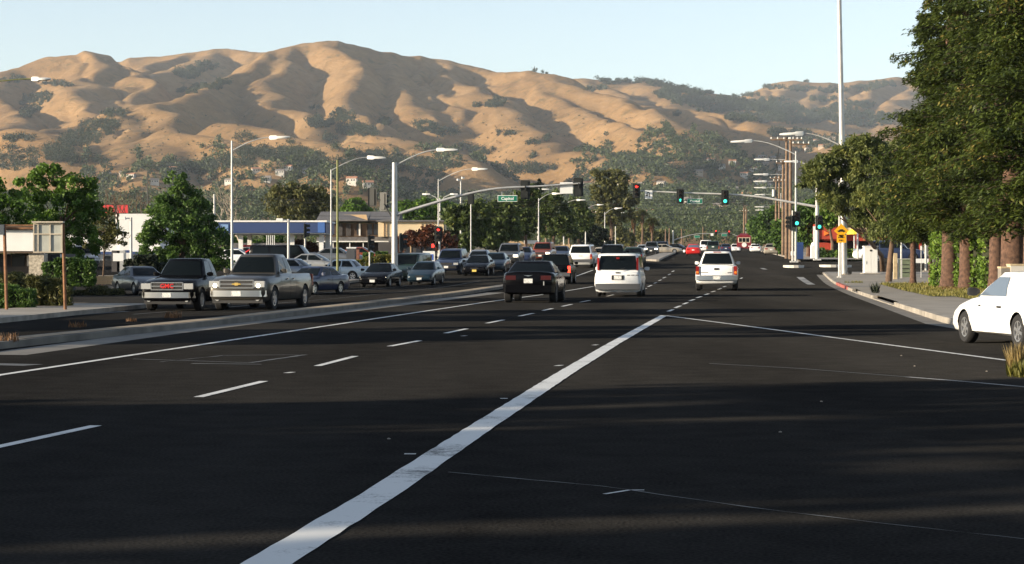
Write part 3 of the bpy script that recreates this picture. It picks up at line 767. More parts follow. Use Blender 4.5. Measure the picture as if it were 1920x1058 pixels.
def outline(yf, yr, w, bow, bowr, z):
    r = [(-.93 * w, yf), (-.5 * w, yf + bow * .75), (0, yf + bow), (.5 * w, yf + bow * .75), (.93 * w, yf), (w, yf - .10), (w * 1.005, (yf + yr) / 2), (w, yr + .08),
         (.93 * w, yr), (.5 * w, yr - bowr * .75), (0, yr - bowr), (-.5 * w, yr - bowr * .75), (-.93 * w, yr), (-w, yr + .08), (-w * 1.005, (yf + yr) / 2), (-w, yf - .10)]
    return [Vector((x, y, z)) for x, y in r]

KINDS = {
 # L length, W width, H height; belt/hood/deck heights; a..d: windscreen foot, roof front, roof rear, rear glass foot (y, forward is +)
 'sedan':  dict(L=4.75, W=1.80, H=1.43, nose=.68, hood=.90, belt=.95, deck=1.00, a=.95, b=.20, c=-1.00, d=-1.75, wf=1.42, wr=-1.28, R=.32, side=[(.03, .47), (.52, .93)]),
 'oldsedan': dict(L=4.6, W=1.70, H=1.40, nose=.72, hood=.86, belt=.88, deck=.92, a=.75, b=.20, c=-1.05, d=-1.5, wf=1.35, wr=-1.25, R=.31, side=[(.04, .48), (.53, .95)]),
 'bigsedan': dict(L=5.0, W=1.88, H=1.48, nose=.82, hood=1.00, belt=1.04, deck=1.09, a=.98, b=.25, c=-1.05, d=-1.72, wf=1.52, wr=-1.53, R=.375, side=[(.03, .48), (.53, .93)]),
 'coupe':  dict(L=4.45, W=1.74, H=1.38, nose=.62, hood=.86, belt=.90, deck=.97, a=.98, b=.22, c=-.75, d=-1.72, wf=1.38, wr=-1.24, R=.31, side=[(.03, .60)]),
 'hatch':  dict(L=4.1, W=1.70, H=1.45, nose=.68, hood=.90, belt=.94, deck=.96, a=.98, b=.25, c=-1.45, d=-1.95, wf=1.28, wr=-1.27, R=.30, side=[(.03, .42), (.46, .75), (.79, .95)]),
 'wagon':  dict(L=4.4, W=1.72, H=1.45, nose=.66, hood=.88, belt=.92, deck=.94, a=.95, b=.28, c=-1.70, d=-2.10, wf=1.32, wr=-1.22, R=.30, side=[(.03, .38), (.42, .70), (.74, .95)]),
 'minivan': dict(L=4.75, W=1.92, H=1.80, nose=.78, hood=1.00, belt=1.06, deck=1.06, a=1.35, b=.55, c=-2.10, d=-2.30, wf=1.45, wr=-1.38, R=.33, side=[(.04, .30), (.33, .62), (.65, .95)]),
 'suv':    dict(L=4.8, W=1.90, H=1.80, nose=.92, hood=1.10, belt=1.13, deck=1.13, a=.98, b=.40, c=-2.05, d=-2.32, wf=1.45, wr=-1.40, R=.38, side=[(.04, .34), (.38, .68), (.72, .96)]),
 'van':    dict(L=5.3, W=2.0, H=2.05, nose=.90, hood=1.15, belt=1.22, deck=1.22, a=1.75, b=1.15, c=-2.50, d=-2.60, wf=1.75, wr=-1.60, R=.37, side=[(.04, .22), (.28, .60), (.64, .95)]),
 'pickup': dict(L=5.75, W=2.0, H=1.86, nose=1.02, hood=1.17, belt=1.20, deck=1.20, a=1.15, b=.62, c=-.55, d=-.72, wf=1.85, wr=-1.80, R=.40, side=[(.05, .56), (.61, .93)], bed=True),
}
def car_meshes(kind):
    k = KINDS[kind]; L, Wd, H = k['L'], k['W'], k['H']; w = Wd / 2; zb = .20 if k['R'] < .36 else .30
    parts = []           # (name, mesh, paintable, parent index)
    F_, R_ = L / 2, -L / 2
    box = kind in ('minivan', 'suv', 'van', 'pickup'); tw = .95 if box else .9
    st = [(F_, w * (.80 if box else .74), zb + .14, k['nose'] * .82), (F_ - .05, w * (.9 if box else .86), zb + .06, k['nose'] * .95), (F_ - .20, w * .955, zb, k['nose'] + .02), (F_ - .55, w * .99, zb, k['nose'] * .35 + k['hood'] * .65),
          (k['a'] + .25, w, zb, k['hood']), (k['a'] - .1, w, zb, k['belt']), (0, w, zb, k['belt'] + .02), (k['d'] + .05, w, zb, k['deck'] if box else k['belt'] + .03), (max(R_ + .32, R_ + .32), w * .985, zb, k['deck']),
          (R_ + .10, w * tw * 1.01, zb + .04, k['deck'] - .005), (R_ + .03, w * tw * .97, zb + .10, k['deck'] - .04), (R_, w * tw * .93, zb + .16, k['deck'] - .10)]
    if k['d'] < R_ + .4:
        st.pop(8)
    st = sorted(st, key=lambda s_: -s_[0])
    mb = MB(); mb.loft([ring(*s_) for s_ in st])
    body = mb.mesh('body', [PAINT['black'], M_UNDER])
    cut = MB(); Rw = k['R'] * 1.13
    for y in (k['wf'], k['wr']):
        for sx_ in (-1, 1):
            n = 20; pr = [(Rw * math.cos(2 * PI * i / n), Rw * math.sin(2 * PI * i / n)) for i in range(n)]
            x0, x1 = sorted((sx_ * (w - .30), sx_ * (w + .3)))
            cut.prism([(y + p, k['R'] + q) for p, q in pr], 'x', x0, x1, 1)
    if k.get('bed'):
        cut.prism([(-.80 * w, .78), (.80 * w, .78), (.80 * w, 1.6), (-.80 * w, 1.6)], 'y', R_ + .09, k['d'] - .12, 1)
    cm = cut.mesh('cutter', [PAINT['black'], M_UNDER])
    a = link('tmp_a', body); b = link('tmp_b', cm)
    mo = a.modifiers.new('b', 'BOOLEAN'); mo.operation = 'DIFFERENCE'; mo.object = b; mo.solver = 'EXACT'
    dg = bpy.context.evaluated_depsgraph_get(); me = bpy.data.meshes.new_from_object(a.evaluated_get(dg)); me.name = 'body'
    bpy.data.objects.remove(a); bpy.data.objects.remove(b)
    me.polygons.foreach_set('use_smooth', [True] * len(me.polygons)); me.set_sharp_from_angle(angle=math.radians(38))
    parts.append(('body', me, True, None))
    # greenhouse
    z0, z1 = k['belt'] - .05, H
    wb, wt = (w * .86, w * .63) if kind == 'pickup' else (w * .93, w * (.76 if kind == 'suv' else .84 if box else .68)); br = .10 if not box else .05
    bow = .12 if not box else .07
    lo = outline(k['a'], k['d'], wb, bow, br, z0); hi = outline(k['b'], k['c'], wt, .06, .05, z1 - .07)
    top = outline(k['b'] - .06, k['c'] + .05, wt * .95, .05, .04, z1 - .02); top2 = outline(k['b'] - .3, k['c'] + .25, wt * .6, .04, .03, z1)
    mid = [l.lerp(h_, .5) + Vector((0, 0, 0)) for l, h_ in zip(lo, hi)]
    mid = [Vector((p.x * 1.02, p.y + (.03 if p.y > (k['a'] + k['d']) / 2 else -.03), p.z)) for p in mid]
    parts.append(('cabin', MB().loft([lo, mid, hi, top, top2]).mesh('cabin', PAINT['black'], 38), True, None))
    def patch(p00, p10, p01, p11, off, nx=1):
        """glass between two bottom and two top corners, following the mid-height bulge"""
        return p00, p10, p01, p11
    def at(i, f, t):        # point between outline points i, i+1 at fraction f, height t (0 belt .. 1 roof edge)
        j = (i + 1) % 16
        q = lambda A: A[i].lerp(A[j], f)
        return q(lo).lerp(q(mid), t * 2) if t < .5 else q(mid).lerp(q(hi), t * 2 - 1)
    def glass(name, ifs, t0, t1, outw, m):
        mb = MB(); n = len(ifs); vs = []
        for t in (t0, .5, t1):
            for i, f in ifs: vs.append(at(i, f, t) + Vector(outw) * .012)
        fs = [(r * n + c, r * n + c + 1, (r + 1) * n + c + 1, (r + 1) * n + c) for r in range(2) for c in range(n - 1)]
        me_ = mb.add(vs, fs).mesh(name, m, 30); parts.append((name, me_, False, None))
    gm = M_GLASSC if kind == 'coupe' else M_GLASS
    glass('windscreen', [(0, .12), (1, 0), (2, 0), (3, 0), (3, .88)], .14, .94, (0, .6, .6), gm)
    glass('rear_window', [(8, .10), (9, 0), (10, 0), (11, 0), (11, .90)], .16 if not box else .14, .93 if not box else .95, (0, -.8, .3), gm)
    def side_if(s_, sg):
        # fraction along the side from front to rear
        if sg > 0: return (5, s_ * 2) if s_ < .5 else (6, s_ * 2 - 1)
        return (14, 1 - s_ * 2) if s_ < .5 else (13, 1 - (s_ * 2 - 1))
    for s0, s1 in k['side']:
        for sg in (1, -1):
            ps = [s0] + ([.4999] if s0 < .5 < s1 else []) + [s1]
            glass('side_window', [side_if(q, sg) for q in ps], .16, .93, (sg, 0, .12), gm)
    # wheels
    R = k['R']; tw_ = .21 if R < .36 else .25
    pro = [(R * .62, -tw_ / 2 + .01), (R * .9, -tw_ / 2), (R * .985, -tw_ / 2 + .03), (R, 0), (R * .985, tw_ / 2 - .03), (R * .9, tw_ / 2), (R * .62, tw_ / 2 - .01), (R * .62, -tw_ / 2 + .01)]
    tyre = MB().lathe(pro, axis='x', n=22).mesh('wheel', M_TYRE, 40)
    rims = {}
    for sg in (1, -1):
        r_ = MB(); x = sg * (tw_ / 2 - .035)
        r_.lathe([(0, x - sg * .05), (R * .60, x - sg * .05)], axis='x', n=16, mi=1)
        r_.lathe([(R * .53, x - sg * .02), (R * .55, x + sg * .02), (R * .63, x + sg * .022)], axis='x', n=22)
        r_.lathe([(0, x + sg * .02), (R * .13, x + sg * .02), (R * .15, x - sg * .04)], axis='x', n=10)
        nsp = 6 if kind == 'coupe' else 5
        for i in range(nsp):
            an = 2 * PI * i / nsp + .3; c_, s_ = math.cos(an), math.sin(an); wd = R * .095
            vs = []
            for rr, ww in ((R * .1, wd * 1.1), (R * .56, wd)):
                for q in (-1, 1):
                    for xx in (x + sg * .014, x - sg * .04): vs.append((xx, rr * c_ - q * ww * s_, rr * s_ + q * ww * c_))
            r_.add(vs, [(0, 2, 6, 4), (0, 1, 5, 4), (2, 3, 7, 6)])
        rims[sg] = r_.mesh('rim', [M_DARKRIM if kind == 'bigsedan' else M_RIM, M_HUB], 30)
    wheels = [((sg * (w - tw_ / 2 - .015), y, R), tyre, rims[sg]) for y in (k['wf'], k['wr']) for sg in (1, -1)]
    # lamps, bumpers, trim
    hz = k['nose'] - .10 if not kind == 'pickup' else k['nose'] - .14
    for sg in (1, -1):
        if kind in ('pickup',):
            h = MB().box((sg * (w * .76), F_ - .035, hz), (.34, .12, .20)); 
        elif kind in ('suv', 'van', 'minivan'): h = MB().box((sg * (w * .73), F_ - .05, hz - .02), (.34, .12, .15))
        else:
            h = MB().prism([(sg * w * .40, F_ - .03), (sg * w * .88, F_ - .13), (sg * w * .90, F_ - .30), (sg * w * .5, F_ - .2)], 'z', hz - .06, hz + .05)
        parts.append(('headlight', h.mesh('headlight', M_LENS), 'head', None))
        if kind in ('pickup', 'suv', 'van'):
            t = MB().box((sg * w * .885, R_ + .05, k['deck'] - .24), (.15, .14, .40)); 
            parts.append(('tail_light', t.mesh('tail_light', M_TAIL), 'tail', None))
            parts.append(('reversing_lamp', MB().box((sg * w * .885, R_ - .024, k['deck'] - .33), (.11, .02, .10)).mesh('reversing_lamp', M_AMBER), False, None))
        elif kind == 'minivan':
            t = MB().prism([(sg * w * .80, R_ + .045), (sg * w * .885, R_ + .06), (sg * w * .885, R_ + .2), (sg * w * .80, R_ + .2)], 'z', 1.1, 1.62)
            parts.append(('tail_light', t.mesh('tail_light', M_TAIL), 'tail', None))
        else:
            t = MB().box((sg * w * .66, R_ + .055, k['deck'] - .20), (.36, .13, .15))
            parts.append(('tail_light', t.mesh('tail_light', M_TAIL), 'tail', None))
        m_ = MB(); my = k['a'] - .22 - (.1 if box else 0); mz = k['belt'] + .10
        mo_ = -.05 if kind == 'coupe' else (-.10 if kind == 'pickup' else 0)
        m_.loft([[(sg * (w + .02 + mo_ + dx), my + dy * q, mz + dz * q) for dy, dz in ((-.06, -.08), (.06, -.08), (.06, .07), (-.06, .07))] for dx, q in ((-.06, .35), (.03, 1), (.13, 1), (.17, .7))])
        parts.append(('mirror', m_.mesh('mirror', PAINT['black'] if kind != 'coupe' else M_BLK, 40), kind in ('sedan', 'wagon', 'minivan', 'hatch', 'pickup'), None))
        for s0, s1 in k['side'][:2]:
            hy = k['a'] + (k['d'] - k['a']) * (s1 - .05) 
            parts.append(('door_handle', MB().box((sg * (w * .992 + .008), hy + (.18 if kind != 'coupe' else .10), k['belt'] - .17), (.03, .17, .035)).mesh('door_handle', M_BLK), kind != 'coupe', None))
        # door seams
        sm = MB(); ys_ = sorted({k['a'] + (k['d'] - k['a']) * q for s0, s1 in k['side'] for q in (s0 - .01, s1 + .02)})
        for y in ys_:
            if abs(y - k['wr']) < Rw or abs(y - k['wf']) < Rw * .9: continue
            for za, zc, xa, xc in ((zb + .10, .5 * (zb + k['belt']), .975, 1.0), (.5 * (zb + k['belt']), k['belt'] - .05, 1.0, .968)):
                sm.add([(sg * (w * xa + .006), y - .006, za), (sg * (w * xa + .006), y + .006, za), (sg * (w * xc + .006), y + .006, zc), (sg * (w * xc + .006), y - .006, zc)], [(0, 1, 2, 3)])
        if sm.v: parts.append(('door_seam', sm.mesh('door_seam', M_UNDER), False, None))
    chrome = kind in ('pickup',)
    fb = MB(); hb = .20 if box else .15; bz = (zb + .27) if box else zb + .20
    fb.loft([[(x, y + .03, bz + q * hb / 2) if i < 2 else (x, y - .10, bz + q * hb / 2) for i, q in enumerate((-1, 1, 1, -1))] for x, y in ((-w * .95, F_ - .18), (-w * .78, F_ - .0), (-w * .4, F_ + .035), (w * .4, F_ + .035), (w * .78, F_ - .0), (w * .95, F_ - .18))])
    if kind != 'coupe': parts.append(('front_bumper', fb.mesh('front_bumper', M_CHROME if chrome else M_BLK, 40), not chrome and kind not in ('suv',), None))
    if kind == 'pickup':
        rb = MB(); rb.loft([[(x, y - .10, .62 + q * .11) if i < 2 else (x, y + .06, .62 + q * .11) for i, q in enumerate((-1, 1, 1, -1))] for x, y in ((-w * .98, R_ + .04), (-w * .85, R_), (-w * .2, R_ - .02), (w * .2, R_ - .02), (w * .85, R_), (w * .98, R_ + .04))])
        parts.append(('rear_bumper', rb.mesh('rear_bumper', M_CHROME, 40), False, None))
        g = MB().box((0, F_ + .005, hz), (w * 1.12, .03, .24)); parts.append(('grille', g.mesh('grille', M_BLK), False, None))
        g = MB()
        for z in (-.125, 0, .125): g.box((0, F_ + .022, hz + z), (w * 1.13, .03, .026))
        for x in (-1, 1): g.box((x * w * .565, F_ + .022, hz), (.026, .028, .27))
        parts.append(('grille_surround', g.mesh('grille_surround', M_CHROME), False, None))
        parts.append(('tailgate_handle', MB().box((0, R_ - .006, k['deck'] - .17), (.22, .03, .09)).mesh('tailgate_handle', M_BLK), False, None))
        parts.append(('high_brake_lamp', MB().box((0, k['c'] - .03, H - .045), (.36, .04, .05)).mesh('high_brake_lamp', M_TAIL), False, None))
        tg = MB()
        for x in (-1, 1): tg.box((x * w * .76, R_ - .008, .93), (.016, .02, .44))
        tg.box((0, R_ - .008, .725), (w * 1.52, .02, .016)); parts.append(('tailgate_seam', tg.mesh('tailgate_seam', M_UNDER), False, None))
        ap = MB().box((0, F_ - .13, zb + .06), (w * 1.7, .12, .20)); parts.append(('front_valance', ap.mesh('front_valance', M_BLK), False, None))
        for sg in (1, -1): parts.append(('fog_lamp', MB().lathe([(0, 0), (.07, 0), (.075, -.06)], (sg * w * .68, F_ - .045, zb + .10), 'y', 12).mesh('fog_lamp', M_LENS), False, None))
    elif kind == 'suv':
        parts.append(('rear_bumper', MB().box((0, R_ + .03, zb + .30), (w * 1.9, .22, .22)).mesh('rear_bumper', M_GREY, 40), False, None))
        parts.append(('grille', MB().box((0, F_ - .005, hz - .02), (w * .9, .03, .17)).mesh('grille', M_BLK), False, None))
        for sg in (1, -1):
            rr = MB(); rr.tube([(sg * wt * .86, k['b'] - .35, H - .02), (sg * wt * .86, k['b'] - .42, H + .05), (sg * wt * .86, k['c'] + .3, H + .05), (sg * wt * .86, k['c'] + .22, H - .02)], .018, 6)
            parts.append(('roof_rail', rr.mesh('roof_rail', M_BLK), False, None))
    elif kind == 'minivan':
        parts.append(('rear_bumper', MB().loft([[(x, y - .09, .43 + q * .12) if i < 2 else (x, y + .08, .43 + q * .12) for i, q in enumerate((-1, 1, 1, -1))] for x, y in ((-w * .96, R_ + .03), (-w * .8, R_), (w * .8, R_), (w * .96, R_ + .03))]).mesh('rear_bumper', M_GREY, 40), 'bumper', None))
        parts.append(('grille', MB().box((0, F_ - .005, hz - .04), (w * .8, .03, .12)).mesh('grille', M_BLK), False, None))
        parts.append(('tailgate_handle', MB().box((0, R_ - .008, 1.0), (.17, .03, .05)).mesh('tailgate_handle', M_BLK), False, None))
        parts.append(('rear_wiper', MB().tube([(.02, R_ - .07, 1.12), (.30, R_ - .06, 1.20)], .014, 5).mesh('rear_wiper', M_BLK), False, None))
        parts.append(('plate_recess', MB().box((0, R_ - .005, .80), (.50, .03, .19)).mesh('plate_recess', M_BLK), False, None))
        parts.append(('high_brake_lamp', MB().box((0, k['d'] - .02, H - .20), (.13, .05, .07)).mesh('high_brake_lamp', M_TAIL), False, None))
    else:
        parts.append(('grille', MB().box((0, F_ - .008, hz - .02), (w * .62, .04, .09)).mesh('grille', M_BLK), False, None))
        parts.append(('rear_bumper', MB().loft([[(x, y - .035, .50 + q * .13) if i < 2 else (x, y + .10, .50 + q * .13) for i, q in enumerate((-1, 1, 1, -1))] for x, y in ((-w * .97, R_ + .16), (-w * .85, R_ + .02), (-w * .4, R_ - .02), (w * .4, R_ - .02), (w * .85, R_ + .02), (w * .97, R_ + .16))]).mesh('rear_bumper', PAINT['black'], 40), True, None))
    py = -.055 if kind in ('pickup', 'suv') else -.03
    pz = {'pickup': .62, 'minivan': .80, 'suv': .98}.get(kind, .78 if kind == 'bigsedan' else .68)
    pry = R_ - .125 if kind == 'pickup' else (R_ - .026 if kind == 'minivan' else (R_ - .01 if kind == 'suv' else R_ - .012))
    parts.append(('license_plate', MB().box((0, pry, pz), (.31, .012, .155)).mesh('license_plate', M_PLATE), 'plate', None))
    parts.append(('front_plate', MB().box((0, F_ + .075, bz), (.31, .012, .155)).mesh('front_plate', M_PLATE), 'plate', None))
    return dict(k=k, parts=parts, wheels=wheels)

CARS = {}
def car(kind, loc, rz, col, label, cat='car', group=None, name=None, heads=False, brake=False, plate=None, scale=1.0, amber=True):
    if kind not in CARS: CARS[kind] = car_meshes(kind)
    C = CARS[kind]; k = C['k']
    f = Vector((-math.sin(rz), math.cos(rz)))
    q = lambda y: float(gnd(loc[0] + f.x * y, loc[1] + f.y * y))
    zf, zr = q(k['wf']), q(k['wr']); pitch = math.atan2(zf - zr, k['wf'] - k['wr'])
    z = (zf * -k['wr'] + zr * k['wf']) / (k['wf'] - k['wr'])
    t = empty(name or {'pickup': 'pickup_truck', 'van': 'passenger_van'}.get(kind, kind if kind in ('minivan', 'suv', 'coupe', 'wagon') else ('hatchback' if kind == 'hatch' else 'sedan')), (loc[0], loc[1], z + (loc[2] if len(loc) > 2 else 0)), label, cat, rz=rz, group=group, rx=pitch)
    t.scale = (scale,) * 3
    P_ = PAINT[col]
    for nm, me, pf, _ in C['parts']:
        if nm == 'front_plate':
            if kind == 'coupe': continue
            nm2 = 'license_plate'
        else: nm2 = nm
        o = link(nm2, me, t)
        m = None
        if pf is True: m = P_
        elif pf == 'head' and heads: m = M_HEADON
        elif pf == 'tail' and brake: m = M_TAILON
        elif pf == 'plate' and plate: m = plate
        if m:
            o.material_slots[0].link = 'OBJECT'; o.material_slots[0].material = m
    for lc, ty_, rim in C['wheels']:
        o = link('wheel', ty_, t, lc); link('rim', rim, o)
    return t

def put(kind, u, v, hd, col, label, end='near', **kw):
    """the axle nearest to the camera stands at ground pixel (u, v); hd = heading in degrees clockwise from straight ahead"""
    g = G(u, v); rz = -math.radians(hd); k = KINDS[kind]
    f = Vector((-math.sin(rz), math.cos(rz)))
    ax = k['wr'] if f.y > 0 else k['wf']
    return car(kind, (g.x - f.x * ax, g.y - f.y * ax), rz, col, label, **kw)

AH, ON = 6.3, 186.3
ONG = 'cars coming towards the camera'; AWG = 'cars driving away up the road'; LOT = 'cars parked on the lots'
c = put('pickup', 329, 583, ON + 1, 'black', 'black pickup truck with red letters on its grille and a white plate', cat='pickup', group=ONG)
kp = KINDS['pickup']
text('GMC', .22, c, (0, kp['L'] / 2 + .045, kp['nose'] - .14), (PI / 2, 0, PI), M_RED, 'emblem')
c = put('pickup', 463, 582, ON + 4, 'pewter', 'pewter grey pickup truck with chrome bumper and both lamps lit beside the median', cat='pickup', group=ONG, scale=1.04)
MB().prism([(-.16, -.02), (-.06, -.02), (-.06, -.045), (.06, -.045), (.06, -.02), (.16, -.02), (.14, .02), (.06, .02), (.06, .045), (-.06, .045), (-.06, .02), (-.14, .02)], 'y', kp['L'] / 2 + .038, kp['L'] / 2 + .052).build('emblem', M_GOLD, c, (0, 0, kp['nose'] - .14))
for sg in (1, -1): 
    MB().lathe([(0, .0), (.065, 0), (.07, -.03)], (sg * .73, kp['L'] / 2 + .03, kp['nose'] - .19), 'y', 10).build('running_lamp', M_HEADON, c)
    # occupants seen through the screen are not built: the glass is dark
put('sedan', 562, 553, ON + 18, 'blue', 'dark blue sedan half hidden behind the pewter pickup', group=ONG)
put('sedan', 282, 553, ON - 34, 'grey', 'grey sedan nosing out of the driveway behind the black pickup', group=ONG)
put('sedan', 705, 539, ON + 3, 'black', 'black sedan with both headlights on, nearest to the median', group=ONG, heads=True)
put('hatch', 791, 534.5, ON + 3, 'teal', 'dark teal hatchback with unlit headlamps next to the black sedan', group=ONG)
put('minivan', 757, 527, ON + 8, 'green', 'dark green minivan with one lit lamp behind the teal hatchback', cat='van', group=ONG)
put('suv', 841, 515, ON + 2, 'blue', 'tall dark blue suv beside the pole of the red signal', cat='suv', group=ONG)
put('sedan', 893, 517.5, ON + 1, 'black', 'black sedan with bright yellow front plate', group=ONG, plate=M_PLATEY)
put('sedan', 926, 511, ON, 'teal', 'dark teal sedan between the yellow plate sedan and the black rear', group=ONG)
put('suv', 953, 498, ON, 'grey', 'grey suv with headlights on under the street name sign', cat='suv', group=ONG, heads=True)
put('sedan', 978, 494, ON, 'blue', 'dark blue sedan behind the roof of the big black sedan', group=ONG)
put('suv', 1015, 491, ON + 2, 'brown', 'red brown suv with two bright headlights', cat='suv', group=ONG, heads=True)
put('sedan', 1050, 489, ON, 'blue', 'dark blue sedan left of the white suv in the turn lane', group=ONG)
put('sedan', 895, 504, ON, 'steel', 'steel blue sedan showing its roof behind the yellow plate sedan', group=ONG)
# driving away
c = put('bigsedan', 996, 567.5, AH, 'black', 'big glossy black sedan with chrome winged badge on its boot lid', group=AWG, scale=1.05)
kb = KINDS['bigsedan']
MB().prism([(-.17, .02), (-.05, -.008), (-.03, -.02), (.03, -.02), (.05, -.008), (.17, .02), (.05, .012), (-.05, .012)], 'y', -kb['L'] / 2 - .012, -kb['L'] / 2 + .01).build('emblem', M_CHROME, c, (0, 0, kb['deck'] - .13))
for o in c.children:
    if o.name.startswith('tail_light'): o.material_slots[0].link = 'OBJECT'; o.material_slots[0].material = mat('smoked_tail_light', (.05, .006, .006), .3)
MB().box((.55, -kb['L'] / 2 - .035, .69), (.035, .02, .14)).build('reflector', M_LENS, c)
put('suv', 1043, 533, AH, 'black', 'black suv waiting in the turn lane behind the black sedan', cat='suv', group=AWG, brake=True)
put('suv', 1091, 503, AH + 3, 'white', 'white suv in the turn lane with red tail lamps', cat='suv', group=AWG)
c = put('minivan', 1161, 556.5, AH, 'dwhite', 'white minivan with grey bumper seen from behind', cat='van', group=AWG, scale=1.04)
for q in (-.09, 0, .09): MB().box((.62 + q * 2, -KINDS['minivan']['L'] / 2 - .006, .90), (.13, .014, .026)).build('badge', M_BLK, c)
c = put('pickup', 1344, 545, AH, 'white', 'white pickup truck with black rear glass driving away', cat='pickup', group=AWG, scale=1.07)
for x, w_ in ((-.55, .34), (.62, .2)): MB().box((x, -kp['L'] / 2 - .004, .86), (w_, .012, .03)).build('badge', M_BLK, c)
MB().lathe([(0, -.02), (.055, -.02), (.055, .03)], (.17, -kp['L'] / 2 - .11, .64), 'y', 10).build('tow_ball_cover', M_LENS, c)
put('suv', 1149, 504, AH, 'black', 'black suv directly ahead of the white minivan', cat='suv', group=AWG)
put('sedan', 1187, 498, AH, 'green', 'dark green sedan ahead and right of the white minivan', group=AWG)
put('sedan', 1130, 497, AH, 'tan', 'tan sedan showing between the white suv and the minivan', group=AWG)
put('coupe', 1300, 480, AH, 'red', 'bright red coupe on the far side of the crossing', group=AWG)
put('suv', 1337, 476, AH, 'green', 'dark green suv right of the red coupe', cat='suv', group=AWG)
put('sedan', 1361, 474, AH, 'blue', 'blue sedan between the green suv and the trolley', group=AWG)
put('sedan', 1446, 479, AH + 1, 'tan', 'tan sedan alone in the right lane beside the kerb', group=AWG)
put('van', 1323, 473.5, ON, 'white', 'white van far ahead above the red coupe', cat='van', group=ONG)
put('sedan', 1204, 478, ON, 'ltblue', 'pale sedan with white roof beyond the median nose', group=ONG)
put('suv', 1221, 478, ON, 'grey', 'grey suv right of the pale sedan beyond the crossing', cat='suv', group=ONG, heads=True)
put('suv', 1242, 476, ON, 'blue', 'blue suv right of the grey suv beyond the crossing', cat='suv', group=ONG)
put('sedan', 1266, 475.5, 100, 'tan', 'tan sedan seen from the side at the far median', group=ONG)
put('sedan', 1287, 474.5, 120, 'black', 'black sedan seen from the side at the far median', group=ONG)
put('sedan', 1379, 473, ON, 'white', 'white sedan far ahead left of the trolley', group=ONG)
put('sedan', 1416, 474, AH, 'white', 'white sedan far ahead right of the trolley', group=AWG)
# parked and turning cars on the left lot
put('wagon', 588, 526, 105, 'steel', 'steel grey wagon turning out in front of the olive pole', group=LOT)
put('sedan', 627, 513, 100, 'silver', 'silver sedan behind the steel grey wagon', group=LOT)
put('van', 580, 512, 97, 'black', 'black van standing behind the steel grey wagon', cat='van', group=LOT)
put('oldsedan', 668, 526, -76, 'ltblue', 'boxy pale blue old sedan right of the olive pole', group=LOT)
put('suv', 160, 504, 150, 'silver', 'silver suv parked behind the small planted tree', cat='suv', group=LOT)
put('sedan', 120, 506, 150, 'dwhite', 'white sedan parked behind the clipped hedge', group=LOT)
put('sedan', 710, 495, 98, 'brown', 'red brown sedan parked before the two storey motel', group=LOT)
put('sedan', 665, 497, 98, 'grey', 'grey sedan parked before the two storey motel', group=LOT)
put('sedan', 525, 500, 95, 'red', 'red sedan parked under the blue canopy', group=LOT)
put('sedan', 480, 500, 95, 'dwhite', 'white sedan parked under the blue canopy', group=LOT)
put('suv', 1712, 492, 100, 'blue', 'dark blue suv parked before the red building', cat='suv', group=LOT)
put('sedan', 1682, 489, 100, 'white', 'white sedan parked beside the trimmed hedge at the red building', group=LOT)
# white coupe on the slip road
g = G(1815, 643.5); rz = math.radians(9.0); f = Vector((-math.sin(rz), math.cos(rz))); kc = KINDS['coupe']
left = Vector((-f.y, f.x)) * (kc['W'] / 2 - .1)
c = car('coupe', (g.x - f.x * kc['wf'] - left.x, g.y - f.y * kc['wf'] - left.y), rz, 'white', 'white two door coupe merging from the slip road at right', cat='car', name='coupe')
MB().box((-(kc['W'] / 2 + .004), .55, .74), (.02, .05, .03)).build('badge', M_BLK, c)
# red trolley bus
g = G(1395, 473)
t = empty('trolley_bus', g, 'dark red trolley bus with a round white badge on its back', 'bus', rz=-math.radians(AH))
tw2, th = 1.25, 3.0
MB().loft([[(x * s_, y, z) for x, z in ((-tw2, .45), (tw2, .45), (tw2, 1.5), (tw2 * .97, 2.75), (tw2 * .8, 2.95), (-tw2 * .8, 2.95), (-tw2 * .97, 2.75), (-tw2, 1.5))] for y, s_ in ((-.02, .97), (.1, 1), (9, 1), (9.1, .95))]).build('body', PAINT['maroon'], t, smooth=30)
MB().box((0, 4.5, 3.1), (1.5, 8.2, .3), taper=.85).build('clerestory_roof', PAINT['maroon'], t)
for x in (-.62, 0, .62): MB().box((x, -.05, 2.1), (.52, .04, .7)).build('rear_window', M_GLASS, t)
MB().box((0, -.035, 2.1), (2.05, .02, .85)).build('window_surround', mat('cream', (.6, .52, .38), .6), t)
MB().lathe([(0, -.09), (.40, -.09), (.42, -.02)], (.05, 0, 1.25), 'y', 18).build('badge', M_PLATE, t)
MB().box((0, -.08, .55), (2.3, .16, .2)).build('rear_bumper', M_BLK, t)
for sg in (1, -1):
    MB().box((sg * 1.0, -.06, .95), (.2, .06, .2)).build('tail_light', M_TAIL, t)
    for y in (1.9, 7): link('wheel', CARS['pickup']['wheels'][0][1], t, (sg * 1.05, y, .4))
    for y in (1.3, 2.6, 3.9, 5.2, 6.5): MB().box((sg * 1.255, y, 2.1), (.03, .95, .75)).build('side_window', M_GLASS, t)
